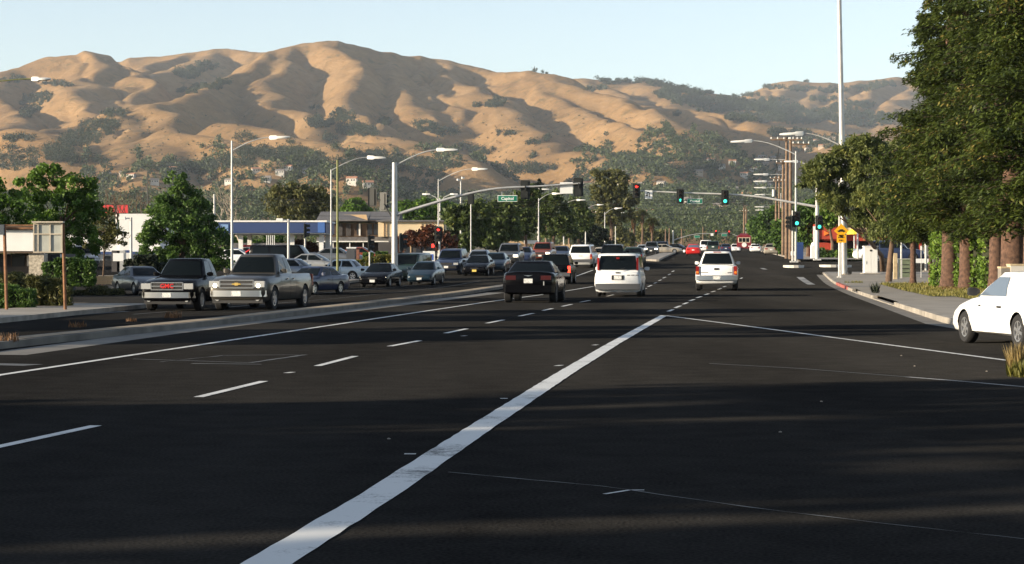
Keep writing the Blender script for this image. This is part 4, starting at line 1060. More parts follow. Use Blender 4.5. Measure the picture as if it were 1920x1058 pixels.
# ================================================================== POLES, LAMPS, SIGNALS, SIGNS
M_GALV = mat('galvanised_steel', (.42, .42, .41), .45, .35, var=.12, scale=2.5)
M_WHITEP = mat('white_pole_paint', (.48, .47, .445), .5, var=.15, scale=2)
M_OLIVE = mat('olive_pole_paint', (.15, .16, .05), .6, var=.15, scale=2)
M_DARKP = mat('dark_pole_paint', (.045, .045, .04), .6)
M_WOODP = mat('utility_pole_wood', (.165, .108, .07), .9, var=.35, scale=3, bump=.4)
M_LAMP = mat('lamp_housing', (.74, .72, .67), .45)
M_SIGB = mat('signal_black', (.012, .014, .012), .6)
M_SGREEN = mat('signal_green', (.0, .3, .2), .3, emit=((.06, .9, .6), 1.15))
M_SRED = mat('signal_red', (.4, .0, .0), .3, emit=((1, .03, .02), 2.2))
M_SOFF = mat('signal_lens_off', (.035, .018, .012), .3)
M_SIGNG = mat('street_sign_green', (.005, .17, .10), .45)
M_SIGNW = mat('sign_white', (.75, .75, .73), .5)
M_SIGNY = mat('sign_yellow', (.80, .40, .008), .5)
M_INK = mat('sign_black', (.01, .01, .01), .6)
M_LET = mat('sign_lettering', (.82, .84, .82), .5)

def street_lamp(u, Y, vtop, arm, lamp, label, r=.09, m=None, lm=None, cat='street lamp', group=None, dz=.13, curve=True, z0=None):
    """pole at pixel column u, depth Y; top at row vtop; arm ends at lamp (u0, v0)-(u1, v1): fixture from its near to its far end"""
    b = base_at(u, Y, dz); m = m or M_GALV; lm = lm or M_LAMP; r = r * .85
    t = empty('street_lamp', b, label, cat, group=group)
    q = lambda u_, v_: P(u_, v_, Y) - b
    H = q(u, vtop).z
    MB().tube([(0, 0, 0), (0, 0, H * .5), (0, 0, H)], [r * 1.15, r * .9, r * .62], 10).build('pole', m, t, smooth=40)
    MB().box((0, 0, .05), (r * 4, r * 4, .1)).build('base_plate', m, t)
    if arm:
        s = q(u, arm); e = q(*lamp[0]); pts = []
        for i in range(9):
            f = i / 8; pts.append((s.x + (e.x - s.x) * f, 0, s.z + (e.z - s.z) * (math.sin(f * PI / 2) if curve else f)))
        MB().tube(pts, [r * .5] * 4 + [r * .38] * 5, 8).build('arm', m, t, smooth=40)
    a, c = q(*lamp[0]), q(*lamp[1]); d = c - a; L_ = d.length; sg = 1 if d.x > 0 else -1; h = max(.10, min(.16, L_ * .12))
    mb = MB()
    mb.loft([[(a.x + sg * x, y, a.z + z + d.z * x / L_) for y, z in ((-w_, -k_), (w_, -k_), (w_ * 1.05, 0), (w_ * .6, k_ * .8), (-w_ * .6, k_ * .8), (-w_ * 1.05, 0))] for x, w_, k_ in ((-.06, .07, h * .6), (0, .11, h), (L_ * .3, .13, h), (L_ * .36, .16, h * .62), (L_ * .8, .16, h * .55), (L_, .07, h * .3))])
    mb.build('lamp_head', lm, t, smooth=35)
    return t

street_lamp(435, 115, 264, 283, ((507, 258), (543, 257)), 'tall street lamp at left with its curved arm over the pickups', r=.085)
street_lamp(-95, 86, 168, 172, ((62, 148), (95, 148)), 'street lamp whose arm enters the picture at the left edge', r=.08, m=M_OLIVE)
street_lamp(621, 140, 318, 320, ((690, 295), (723, 296)), 'street lamp left of the mast pole with arm passing the olive pole', r=.075)
street_lamp(822, 190, 336, 340, ((886, 317), (914, 317)), 'street lamp standing behind the pole of the red arrow signal', r=.085, m=M_WHITEP)
street_lamp(277, 255, 316, 325, ((294, 309), (304, 311)), 'dark hooked lamp post behind the small planted tree', r=.12, m=M_DARKP, lm=M_DARKP)
street_lamp(1010, 250, 372, 376, ((1036, 363), (1056, 363)), 'street lamp behind the red brown suv', r=.10)
street_lamp(1057, 300, 380, 384, ((1082, 375), (1098, 375)), 'street lamp above the dark sedan left of the white suv', r=.11, m=M_WHITEP)
street_lamp(1098, 340, 390, 394, ((1120, 384), (1132, 384)), 'street lamp rising above the white suv', r=.12)
street_lamp(1134, 380, 398, 402, ((1153, 391), (1167, 390)), 'street lamp rising from the dark hedge above the minivan', r=.12)
street_lamp(1154, 430, 404, 408, ((1160, 399), (1171, 399)), 'short looking street lamp just right of the dark hedge', r=.12)
street_lamp(1008, 300, 369, None, ((1006, 355), (1030, 355)), 'lamp head showing below the mast arm end', r=.06)
# right hand lamps
street_lamp(1574, 137, 250, 272, ((1505, 250), (1462, 252)), 'street lamp on the slim pole beside the yellow sign', r=.085, m=M_WHITEP)
street_lamp(1492, 172, 284, 290, ((1409, 264), (1370, 266)), 'street lamp on the white signal pole in front of the wooden poles', r=.11, m=M_WHITEP)
for i, (u, Y, vt, l0, l1, v) in enumerate([(1476, 235, 300, 1442, 1414, 299), (1473, 275, 328, 1440, 1413, 327), (1470, 310, 340, 1437, 1413, 340), (1467, 345, 352, 1436, 1414, 352), (1464, 390, 366, 1434, 1415, 365), (1461, 440, 388, 1432, 1415, 388), (1458, 490, 394, 1431, 1416, 394)]):
    street_lamp(u, Y, vt - 4, vt, ((l0, v), (l1, v)), ['topmost of the lamps stacked left of the wooden poles', 'second lamp down left of the wooden poles', 'third lamp down left of the wooden poles', 'fourth lamp down left of the wooden poles', 'fifth lamp down left of the wooden poles', 'sixth lamp down left of the wooden poles', 'lowest lamp of the stack left of the wooden poles'][i],
                r=.10, m=M_WHITEP, group='street lamps receding along the right kerb', curve=False)
# twin lamp and floodlight pole behind the mast arm
b = base_at(825, 235, .0); t = empty('twin_lamp', b, 'pale twin arm lamp post beside the red arrow signal', 'street lamp')
zt = P(825, 372, 235).z - b.z
MB().tube([(0, 0, 0), (0, 0, zt)], [.12, .07], 9).build('pole', M_WHITEP, t)
for sg in (-1, 1):
    MB().tube([(0, 0, zt - .6), (sg * .45, 0, zt + .1), (sg * 1.2, 0, zt + .45)], .05, 7).build('arm', M_WHITEP, t)
    MB().loft([[(sg * x, y, zt + .45 + z) for y, z in ((-w_, -.08), (w_, -.08), (w_ * .6, .09), (-w_ * .6, .09))] for x, w_ in ((1.1, .12), (1.5, .2), (1.95, .08))]).build('lamp_head', M_LAMP, t)
b = base_at(864, 300, 0); t = empty('floodlight_pole', b, 'slim pole topped by floodlights above the mast arm', 'light pole')
zt = P(864, 336, 300).z - b.z
MB().tube([(0, 0, 0), (0, 0, zt)], [.14, .09], 8).build('pole', M_WHITEP, t)
for x in (-.35, .3): MB().box((x, -.1, zt + .05 + x * .4), (.34, .3, .26), .4).build('floodlight', M_LAMP, t)

def box_lamp(u, Y, vt, label, side=-1, m=None, r=.10):
    b = base_at(u, Y, .1); t = empty('lot_lamp', b, label, 'lamp post'); zt = P(u, vt, Y).z - b.z
    MB().tube([(0, 0, 0), (0, 0, zt)], [r, r * .85], 10).build('pole', m or M_WHITEP, t, smooth=40)
    MB().box((0, 0, .25), (.5, .5, .5)).build('base', M_CONC, t)
    MB().box((side * .34, 0, zt - .06), (.55, .1, .08)).build('arm', m or M_WHITEP, t)
    MB().box((side * .62, 0, zt - .05), (.5, .4, .20), taper=.85).build('lamp_head', M_LAMP, t)
    return t
box_lamp(541, 150, 411, 'white lot lamp with a box head in front of the blue canopy')
box_lamp(246, 150, 408, 'white lot lamp with a box head left of the big round tree')

# olive pole
b = G(633, 531); t = empty('olive_pole', b, 'plain olive green pole standing on the kerb island', 'pole')
zt = P(633, 300, b.y).z - b.z
MB().tube([(0, 0, 0), (0, 0, zt)], [.085, .07], 10).build('shaft', M_OLIVE, t, smooth=40)
MB().box((0, 0, .05), (.34, .34, .1)).build('base_plate', M_OLIVE, t)
b = base_at(402, 210, 0); MB().tube([(0, 0, 0), (0, 0, P(402, 364, 210).z - b.z)], [.12, .09], 8).build('white_pole', M_WHITEP, loc=b); tag(bpy.data.objects['white_pole'], 'short white pole beside the bare branches', 'pole')

# ---- signal heads
def head(parent, loc, face, lit=None, arrow=None, scale=1.0, plate=True, lab=None):
    """face: rotation about z of the lens side (0 = towards -y); lit = 0 red, 1 amber, 2 green; parent is a thing"""
    R_ = Matrix.Rotation(face, 4, 'Z'); s = scale
    o = MB().box((0, 0, 0), (.34 * s, .22 * s, 1.06 * s)).build('signal_head', M_SIGB, parent, loc, label=lab)
    o.rotation_euler = (0, 0, face)
    if plate: MB().prism([(x * s, z * s) for x, z in ((-.28, -.62), (.28, -.62), (.31, -.55), (.31, .55), (.28, .62), (-.28, .62), (-.31, .55), (-.31, -.55))], 'y', .03, .05).build('backplate', M_SIGB, o)
    for i in range(3):
        z = (.34 - .34 * i) * s; m = M_SOFF
        if lit == i: m = (M_SRED, M_SOFF, M_SGREEN)[i]
        if lit == i and arrow:
            ar = [(.0, .13), (.12, 0), (.045, 0), (.045, -.13), (-.045, -.13), (-.045, 0), (-.12, 0)]
            if arrow == 'left': ar = [(-z_, x_) for x_, z_ in ar]
            MB().prism([(x_ * s, z_ * s + z) for x_, z_ in ar], 'y', -.15 * s, -.13 * s).build('lens', m, o)
        else:
            MB().lathe([(0, -.135 * s), (.10 * s, -.13 * s), (.15 * s, -.112 * s)], (0, 0, z), 'y', 14).build('lens', m, o)
        v = MB(); n = 9
        ring_ = lambda y, r_: [(r_ * math.cos(a), y, z + r_ * math.sin(a)) for a in np.linspace(-.35, PI + .35, n)]
        v.add(ring_(-.11 * s, .165 * s) + ring_(-.36 * s, .165 * s), [(k, k + 1, n + k + 1, n + k) for k in range(n - 1)]); v.build('visor', M_SIGB, o)
    return o

def mast(name, u, Y, vtop, arm_uv, heads_, signs, label, r=.16, m=M_GALV, name_signs=(), lum=None):
    b = base_at(u, Y, .12); t = empty(name, b, label, 'traffic signal')
    q = lambda u_, v_: P(u_, v_, Y) - b
    zt = q(u, vtop).z
    MB().tube([(0, 0, 0), (0, 0, zt * .6), (0, 0, zt)], [r * 1.15, r, r * .85], 12).build('pole', m, t, smooth=40)
    MB().box((0, 0, .06), (.6, .6, .12)).build('base_plate', m, t)
    pts = [q(*p) for p in arm_uv]; pts = [Vector((p.x, 0, p.z)) for p in pts]
    ex = []
    for i in range(len(pts) - 1):
        p0, p1, p2, p3 = pts[max(i - 1, 0)], pts[i], pts[i + 1], pts[min(i + 2, len(pts) - 1)]
        for k in range(4):
            f = k / 4; ex.append(.5 * (2 * p1 + (p2 - p0) * f + (2 * p0 - 5 * p1 + 4 * p2 - p3) * f * f + (3 * p1 - p0 - 3 * p2 + p3) * f ** 3))
    ex.append(pts[-1]); n = len(ex)
    MB().tube(ex, [.115 - .065 * i / (n - 1) for i in range(n)], 10).build('mast_arm', m, t, smooth=40)
    for u_, v_, face, lit, ar in heads_:
        p = q(u_, v_); head(t, (p.x, -.22 if face == 0 else .22, p.z), face, lit, ar)
        MB().box((p.x, 0, p.z + .1), (.08, .3, .3)).build('bracket', M_SIGB, t)
    if lum:
        s = q(u, lum[0]); e = q(*lum[1][0]); c = q(*lum[1][1]); d = c - e; L_ = d.length; sg = 1 if d.x > 0 else -1
        MB().tube([(s.x + (e.x - s.x) * f, 0, s.z + (e.z - s.z) * (1 - (1 - f) ** 1.6)) for f in np.linspace(0, 1, 8)], .045, 8).build('lamp_arm', m, t, smooth=40)
        MB().loft([[(e.x + sg * x, y, e.z + z) for y, z in ((-w_, -k_), (w_, -k_), (w_, 0), (w_ * .6, k_), (-w_ * .6, k_), (-w_, 0))] for x, w_, k_ in ((-.05, .07, .08), (0, .12, .12), (L_ * .3, .13, .12), (L_ * .36, .16, .075), (L_ * .8, .15, .07), (L_, .06, .04))]).build('lamp_head', M_LAMP, t, smooth=35)
    return t, b, q

def name_sign(t, q, u0, u1, v0, v1, word, y=-.12, back=M_SIGNG):
    a, c = q(u0, v1), q(u1, v0); w = c.x - a.x; h = c.z - a.z; cx, cz = (a.x + c.x) / 2, (a.z + c.z) / 2
    MB().box((cx, y, cz), (w + .07, .03, h + .07)).build('sign_border', M_SIGNW, t)
    o = MB().box((cx, y - .02, cz), (w, .02, h)).build('name_sign', back, t)
    text(word, h * .80, o, (cx, y - .036, cz - .01), (PI / 2, 0, 0), M_LET)
    for s_ in (-.3, .3): MB().box((cx + s_ * w, y + .03, cz + h / 2 + .14), (.04, .03, .28)).build('sign_hanger', M_GALV, t)

t, b, q = mast('signal_mast', 740, 140, 305, [(740, 404), (790, 388), (860, 368), (930, 354), (1010, 349.5), (1088, 344)], [(985, 356, PI, None, None), (1085, 351, PI, None, None)], [], 'signal mast at left whose curved arm carries the green street sign', r=.19, lum=(312, ((820, 281), (858, 281))))
name_sign(t, q, 934, 969, 367.5, 377.5, 'Capitol')
a_, c_ = q(1050, 363), q(1074, 342); MB().box(((a_.x + c_.x) / 2, .14, (a_.z + c_.z) / 2), (c_.x - a_.x, .03, c_.z - a_.z)).build('sign_back', M_SIGNW, t)
# side heads on a bracket arm behind the pole
p1, p2, p3 = q(738, 412), q(722, 388), q(718, 378)
MB().tube([(p1.x, 0, p1.z), (p2.x, .3, p2.z), (p3.x, .6, p3.z)], .05, 7).build('bracket_arm', M_SIGB, t)
head(t, (p3.x, .6, p3.z), PI * .8); p = q(697, 369); head(t, (p.x, .8, p.z), PI * .9)
MB().tube([(p.x, .8, p.z), (p3.x, .6, p3.z)], .035, 6).build('bracket_arm', M_SIGB, t)
p = q(752, 455); head(t, (p.x, .3, p.z), PI * .6)

t, b, q = mast('signal_mast', 1532, 180, 322, [(1532, 388), (1480, 379), (1420, 369), (1360, 364.5), (1290, 362), (1196, 358)], [(1193, 358, 0, 0, 'left'), (1275, 368, 0, 2, 'up'), (1359, 370, 0, 2, None)], [], 'signal mast at right holding two green lights and a red arrow', r=.15, m=M_WHITEP, lum=(324, ((1495, 303), (1470, 302))))
name_sign(t, q, 1289, 1316, 373.5, 381.5, 'Capitol')
a_, c_ = q(1209, 373), q(1223, 357); w_, h_ = c_.x - a_.x, c_.z - a_.z
o = MB().box(((a_.x + c_.x) / 2, -.12, (a_.z + c_.z) / 2), (w_, .03, h_)).build('turn_sign', M_SIGNW, t)
ar = [(-.10, -.25), (-.04, -.25), (-.04, .08), (0, .15), (.06, .15), (.10, .08), (.10, -.03), (.02, -.03), (.14, -.20), (.26, -.03), (.17, -.03), (.17, .12), (.09, .23), (-.03, .23), (-.10, .12)]
MB().prism([((a_.x + c_.x) / 2 - x_ * w_ * 1.6, (a_.z + c_.z) / 2 + z_ * h_ * 1.3) for x_, z_ in ar], 'y', -.145, -.138).build('turn_arrow', M_INK, o)
p = q(1535, 418); head(t, (p.x, -.3, p.z), 0, 2)

def post_signal(u, Y, vtop, heads_, label, r=.07, m=M_WHITEP):
    b = base_at(u, Y, .13); t = empty('signal_post', b, label, 'traffic signal'); q = lambda u_, v_: P(u_, v_, Y) - b
    MB().tube([(0, 0, 0), (0, 0, q(u, vtop).z)], [r * 1.2, r], 10).build('pole', m, t, smooth=40)
    MB().box((0, 0, .06), (.4, .4, .12)).build('base', m, t)
    for u_, v_, face, lit, ar in heads_:
        p = q(u_, v_); head(t, (p.x, -.25, p.z), face, lit, ar)
        MB().box((p.x / 2, -.1, p.z + .2), (abs(p.x) + .1, .06, .06)).build('bracket', M_SIGB, t)
    return t, q
t, q = post_signal(1486, 172, 395, [(1493, 411, 0, 2, None), (1481, 418, -PI * .45, None, None)], 'signal post with a lit green light on the corner island')
t, q = post_signal(824, 176, 424, [(822, 439, 0, 0, 'left')], 'signal post showing a red left arrow beside the dark blue suv')
p = q(812, 461); o = MB().box((p.x, -.15, p.z), (.42, .2, .42)).build('pedestrian_signal', M_SIGB, t)
MB().prism([(p.x + x_, p.z + z_) for x_, z_ in ((-.10, -.15), (.08, -.15), (.13, .02), (.07, .02), (.07, .14), (-.10, .14))], 'y', -.27, -.26).build('hand_symbol', M_SRED, o)
t, q = post_signal(693, 150, 466, [(693, 456, PI * .5, None, None)], 'short post with a dark signal head before the motel', r=.05, m=M_GALV)
t, q = post_signal(572, 168, 440, [(573, 433, PI * .5, None, None)], 'white post with a dark signal head under the blue canopy', r=.06)
t, q = post_signal(883, 200, 383, [(883, 371, PI, None, None)], 'signal head above the street trees left of the green sign', r=.05, m=M_GALV)
# far crossing
t, b, q = mast('signal_mast', 1262, 520, 432, [(1262, 451), (1280, 445), (1305, 439), (1345, 438), (1368, 437)], [(1342, 436, 0, 0, None), (1367, 437, 0, 0, None)], [], 'distant signal mast with red lights beyond the crossing', r=.2)
name_sign(t, q, 1302, 1312, 442, 446, ' '); name_sign(t, q, 1353, 1363, 439, 443, ' ')
a_ = q(1335, 440); MB().box((a_.x, -.12, a_.z), (.7, .03, .6)).build('sign_panel', M_SIGNW, t)
t, b, q = mast('signal_mast', 1398, 470, 420, [(1398, 450), (1386, 444), (1373, 439)], [], [], 'distant signal mast behind the red trolley', r=.16)

# ---- tall steel mast at the corner
b = G(1583, 515.5, .145); t = empty('high_mast', b, 'very tall pale steel mast rising out of the picture', 'mast')
zt = 21.0; lean = -.0
MB().tube([(0, 0, 0), (-.13, 0, 7), (-.27, 0, 14), (-.42, 0, zt)], [.21, .19, .165, .14], 16).build('shaft', M_GALV, t, smooth=40)
MB().tube([(-.07, 0, 6.98 - .1), (-.07 - .065, 0, 7.35)], .205, 16).build('joint_band', M_GALV, t, smooth=40)
MB().lathe([(0, .08), (.42, .08), (.42, 0)], n=16).build('base_flange', M_CONC, t)
MB().box((.36, -.1, .17), (.22, .22, .24)).build('base_box', M_INK, t)
# yellow diamond and plaque on the slim pole
slim = base_at(1577, 136.5, .145)
t = empty('warning_sign', slim, 'yellow diamond warning sign with a yellow plaque below it', 'sign')
q = lambda u_, v_: P(u_, v_, 136.5) - slim
MB().tube([(0, 0, 0), (0, 0, q(1577, 418).z)], .045, 8).build('post', M_GALV, t)
c = q(1577, 433); s_ = .46
dm = lambda k, y0, y1: MB().prism([(c.x - s_ * k, c.z), (c.x, c.z - s_ * k), (c.x + s_ * k, c.z), (c.x, c.z + s_ * k)], 'y', y0, y1)
o = dm(1, -.10, -.08).build('diamond_panel', M_SIGNY, t)
sil = [(-.24, -.06), (-.19, -.06), (-.17, -.09), (-.12, -.09), (-.10, -.06), (.10, -.06), (.12, -.09), (.17, -.09), (.19, -.06), (.24, -.06), (.24, .02), (.15, .03), (.10, .10), (-.10, .10), (-.15, .03), (-.24, .02)]
MB().prism([(c.x + x_, c.z + z_) for x_, z_ in sil], 'y', -.108, -.104).build('car_symbol', M_INK, o)
c = q(1577.5, 448); o = MB().box((c.x, -.09, c.z), (.60, .02, .50)).build('plaque', M_SIGNY, t)
for z_, ws in ((.09, (.1, .08, .1, .05)), (-.10, (.07, .09, .06))):
    x_ = -.22 if z_ > 0 else -.15
    for w_ in ws: MB().box((c.x + x_ + w_ / 2, -.103, c.z + z_), (w_ * .8, .004, .10)).build('plaque_mark', M_INK, o); x_ += w_ + .02

# ---- wooden utility poles on the right, white riser, cross arms
def wood_pole(u, Y, vt, label, arms=(), r=.16, drum=None, m=None, group=None):
    b = base_at(u, Y, .1); t = empty('utility_pole', b, label, 'utility pole', group=group); zt = P(u, vt, Y).z - b.z
    MB().tube([(0, 0, 0), (0, 0, zt * .5), (0, 0, zt)], [r * 1.15, r, r * .72], 9).build('shaft', m or M_WOODP, t, smooth=40)
    for va, w, off in arms:
        za = P(u, va, Y).z - b.z
        a = MB().box((off, -.18, za), (w, .10, .12)).build('cross_arm', M_WOODP, t)
        for x in np.linspace(-.46, .46, 4): MB().lathe([(.03, 0), (.06, .05), (.045, .12), (.06, .16), (0, .2)], (off + x * w, -.18, za + .06), n=7).build('insulator', M_LAMP, a)
    if drum:
        zd = P(u, drum, Y).z - b.z; MB().lathe([(0, -.5), (.24, -.5), (.24, .45), (.18, .5), (0, .5)], (-.35, -.05, zd), n=12).build('transformer_drum', M_GALV, t, smooth=40)
    return t
wood_pole(1474.5, 196, 258, 'nearest wooden pole with the widest cross arm', [(262.5, 1.9, -.55)], .15)
wood_pole(1482, 190, 262, 'wooden pole with a cross arm reaching right toward the white pole', [(262.5, 1.2, .4), (271, 1.5, .9)], .16)
wood_pole(1468, 235, 300, 'slightly shorter wooden pole behind the nearest pair', [(306, 1.6, 0)], .15)
wood_pole(1455, 300, 330, 'wooden pole with a pale transformer drum', [(335, 1.8, 0)], .16, drum=362)
wood_pole(1461, 275, 330, 'plain wooden pole right of the transformer drum', [(340, 1.6, 0)], .15)
wood_pole(1395, 470, 390, 'slim wooden pole above the red trolley', [(396, 2.0, 0)], .22)
wood_pole(1399, 478, 391, 'wooden pole paired with the slim one above the trolley', (), .22)
for i, (u, Y, vt, vb) in enumerate([(1024, 290, 373, 0), (1067, 330, 386, 0), (1110, 370, 395, 0), (1148, 420, 401, 0), (1182, 470, 428, 0), (1190, 480, 430, 0), (1207, 520, 438, 0), (1248, 560, 430, 0), (1255, 540, 428, 0), (1278, 560, 430, 0), (1318, 700, 425, 0)]):
    wood_pole(u, Y, vt, ['brown pole just right of the lamp behind the red brown suv', 'pale wooden pole above the dark sedan beside the white suv', 'wooden pole right of the white suv lamp', 'orange brown pole at the right edge of the dark hedge', 'thin pole among the palms, left one', 'thin pole among the palms, right one', 'thin pole right of the palms',
              'distant thin pole left of the far signal mast', 'distant thin pole at the far signal mast', 'distant thin pole right of the far signal mast', 'most distant pole over the white van'][i], [(vt + 4, 1.4, 0)] if i in (0, 2) else (), .13 + .0001 * Y, group='slim poles along the left side beyond the crossing')
# overhead wires
def wire(a, b_, label, r=.018, sag=.6):
    pts = [a.lerp(b_, f) - Vector((0, 0, sag * 4 * f * (1 - f))) for f in np.linspace(0, 1, 14)]
    o = MB().tube([p - pts[0] for p in pts], r, 4).build('overhead_wire', M_SIGB, loc=pts[0]); return tag(o, label, 'wire', 'overhead wires')
WL = 'thin dark overhead wire strung across the street'
for v0, v1, lb in ((366, 372, 'topmost of the wires strung across the street'), (371, 376, 'second wire strung across the street from above'), (378, 381, 'third wire strung across the street from above'), (396, 398, 'lowest wire strung across the street')):
    wire(P(430, v0 + 6, 230), P(1475, v1, 215), lb, .016, .35)
for v0, v1, lb in ((262, 330, 'upper'), (266, 334, 'lower')):
    wire(P(1462, v0, 196), P(1453, v1, 300), lb + ' thin wire running along the wooden poles', .018, .3)
wire(P(120, 382, 250), P(700, 376, 260), 'thin wire above the blue canopy and motel', .02, .4)

# ---- right sidewalk furniture
b = G(1633, 514, .145); Yc = b.y; t = empty('utility_cabinet', b, 'tall white utility cabinet on the sidewalk', 'cabinet')
w_ = 25 * Yc / F; h_ = 51 * Yc / F
MB().box((0, .3, h_ / 2), (w_, .6, h_)).build('body', M_SIGNW, t)
MB().box((0, .3, h_ + .03), (w_ + .08, .7, .06)).build('cap', M_SIGNW, t)
for sg in (-1, 1): MB().box((sg * w_ * .245, -.015, h_ * .5), (w_ * .47, .03, h_ * .9)).build('door', M_SIGNW, t)
MB().box((.0, -.035, h_ * .86), (.16, .012, .12)).build('vent', M_INK, t)
MB().box((-w_ * .36, -.04, h_ * .42), (.03, .03, .18)).build('handle', M_GALV, t)
MB().box((0, .3, .03), (w_ + .3, 1.0, .06)).build('plinth', M_CONC, t)
M_TIMBER = mat('timber_post', (.42, .33, .20), .85, var=.25, scale=4)
def simple_post(name, u, v, vt, d, m, label, cat='post', cap=None):
    b = G(u, v, .15); h = P(u, vt, b.y).z - b.z
    t = empty(name, b, label, cat)
    MB().box((0, 0, h / 2), (d, d, h)).build('shaft', m, t)
    MB().box((0, 0, h + .02), (d * 1.1, d * 1.1, .04), taper=.7).build('cap', cap or m, t)
    return t
simple_post('timber_post', 1678.5, 524, 476, .22, M_TIMBER, 'square timber post at the edge of the lawn')
simple_post('bollard', 1684.5, 524, 487, .09, M_WHITEP, 'white slim bollard touching the timber post', 'bollard')
simple_post('bollard', 1690, 522, 488, .09, M_WHITEP, 'white slim bollard beside the green transformer box', 'bollard')
b = G(1697, 520, .15); t = empty('transformer_box', b, 'weathered green transformer box on the lawn', 'utility box')
M_TBOX = mat('transformer_green', (.13, .16, .10), .7, var=.35, scale=3)
MB().box((0, .3, .55), (.75, .6, 1.1)).build('body', M_TBOX, t); MB().box((0, .3, 1.13), (.82, .68, .08)).build('lid', M_TBOX, t)
for z in (.3, .55, .8): MB().box((0, -.012, z), (.5, .02, .05)).build('louvre', M_INK, t)
b = G(1727, 521, .15); t = empty('small_sign', b, 'small white sign on a thin grey stake in the lawn', 'sign')
MB().tube([(0, 0, 0), (0, 0, P(1727, 462, b.y).z - b.z)], .022, 6).build('stake', M_GALV, t)
MB().box((0, -.03, P(1727, 465, b.y).z - b.z), (.12, .02, .26)).build('panel', M_SIGNW, t)
# two coloured post and concrete blocks next to the white coupe
b = G(1872, 545, .15); Yp = b.y; t = empty('painted_post', b, 'tall post painted green below and rust red above', 'post')
zr = [P(1872, v, Yp).z - b.z for v in (461, 398, 345)]
MB().tube([(0, 0, 0), (.01, 0, zr[0])], .085, 10).build('lower_shaft', mat('post_green', (.01, .13, .085), .5), t, smooth=40)
MB().tube([(.01, 0, zr[0]), (.0, 0, zr[1]), (-.04, 0, zr[2])], [.086, .086, .07], 10).build('upper_shaft', mat('post_rust', (.42, .12, .04), .7, var=.3, scale=4), t, smooth=40)
MB().tube([(.095, -.02, 0), (.105, -.02, zr[0] + .3)], .03, 6).build('conduit', M_LAMP, t)
for (u, vt, w_, lb) in ((1888, 503, .42, 'low tan concrete block beside the painted post'), (1908, 498, .50, 'taller pale concrete block behind the white coupe')):
    b = base_at(u, 60, .15); h_ = P(u, vt, 60).z - b.z
    t = empty('concrete_block', b, lb, 'block'); MB().box((0, 0, h_ / 2), (w_, w_, h_)).build('body', M_CONC if u < 1900 else M_HW, t); MB().box((0, 0, h_ + .02), (w_ * 1.06, w_ * 1.06, .05)).build('cap', M_TIMBER, t)
# corner across the street
b = base_at(1526, 186, .12); t = empty('mailbox', b, 'small white box at the foot of the right signal mast', 'box')
MB().box((0, 0, .62), (.55, .5, 1.1)).build('body', M_SIGNW, t); MB().lathe([(0, .32), (.2, .28), (.28, 0)], (0, 0, 1.17), n=10).build('lid', M_SIGNW, t); MB().box((0, 0, .04), (.6, .55, .08)).build('foot', M_INK, t)
b = base_at(1499, 184, .12); t = empty('mailbox', b, 'blue and black mail box left of the right signal mast', 'box')
MB().box((0, 0, .65), (.6, .5, 1.2)).build('body', mat('mail_blue', (.02, .05, .16), .5), t); MB().tube([(-.3, 0, 1.25), (.3, 0, 1.25)], .25, 12).build('lid', mat('mail_blue', (.02, .05, .16), .5), t); MB().box((0, 0, .03), (.62, .52, .07)).build('foot', M_INK, t)
b = base_at(1487, 174, .16); t = empty('island_marker', b, 'small white keep right marker on the corner island', 'sign')
MB().box((0, -.1, .65), (.42, .03, .34)).build('panel', M_SIGNW, t); MB().tube([(0, 0, 0), (0, 0, .6)], .03, 6).build('stake', M_GALV, t)
for u, Y, vt, lb in ((1608, 185, 430, 'white pole beside the white parked sedan'), (1690, 176, 424, 'white pole in front of the dark blue parked suv'), (1736, 150, 420, 'white pole behind the thin trunks')):
    b = base_at(u, Y, .1); t = empty('lot_pole', b, lb, 'pole'); MB().tube([(0, 0, 0), (0, 0, P(u, vt, Y).z - b.z)], .085, 9).build('shaft', M_WHITEP, t, smooth=40); MB().box((0, 0, .05), (.4, .4, .1)).build('base', M_CONC, t)
b = base_at(1708, 158, .1); t = empty('low_rail', b, 'low white rail at the back of the lawn', 'rail')
MB().box((0, 0, .55), (3.4, .1, .32)).build('board', M_SIGNW, t)
for x in (-1.5, 0, 1.5): MB().box((x, .08, .3), (.1, .1, .6)).build('leg', M_SIGNW, t)
# blue and white advertising board left
b = G(804, 528); t = empty('advert_board', base_at(804, 150, .1), 'small blue and white advertising board behind the teal hatchback', 'sign')
MB().box((0, 0, 1.0), (.85, .06, 1.35)).build('panel', M_SIGNW, t); MB().box((0, -.035, 1.25), (.66, .01, .42)).build('blue_print', mat('print_blue', (.05, .12, .45), .5), t); MB().lathe([(0, 0), (.17, 0), (.18, .01)], (.05, -.05, .62), 'y', 14).build('red_print', mat('print_red', (.5, .05, .05), .5), t)
for x in (-.35, .35): MB().box((x, .02, .2), (.06, .06, .5)).build('leg', M_GALV, t)
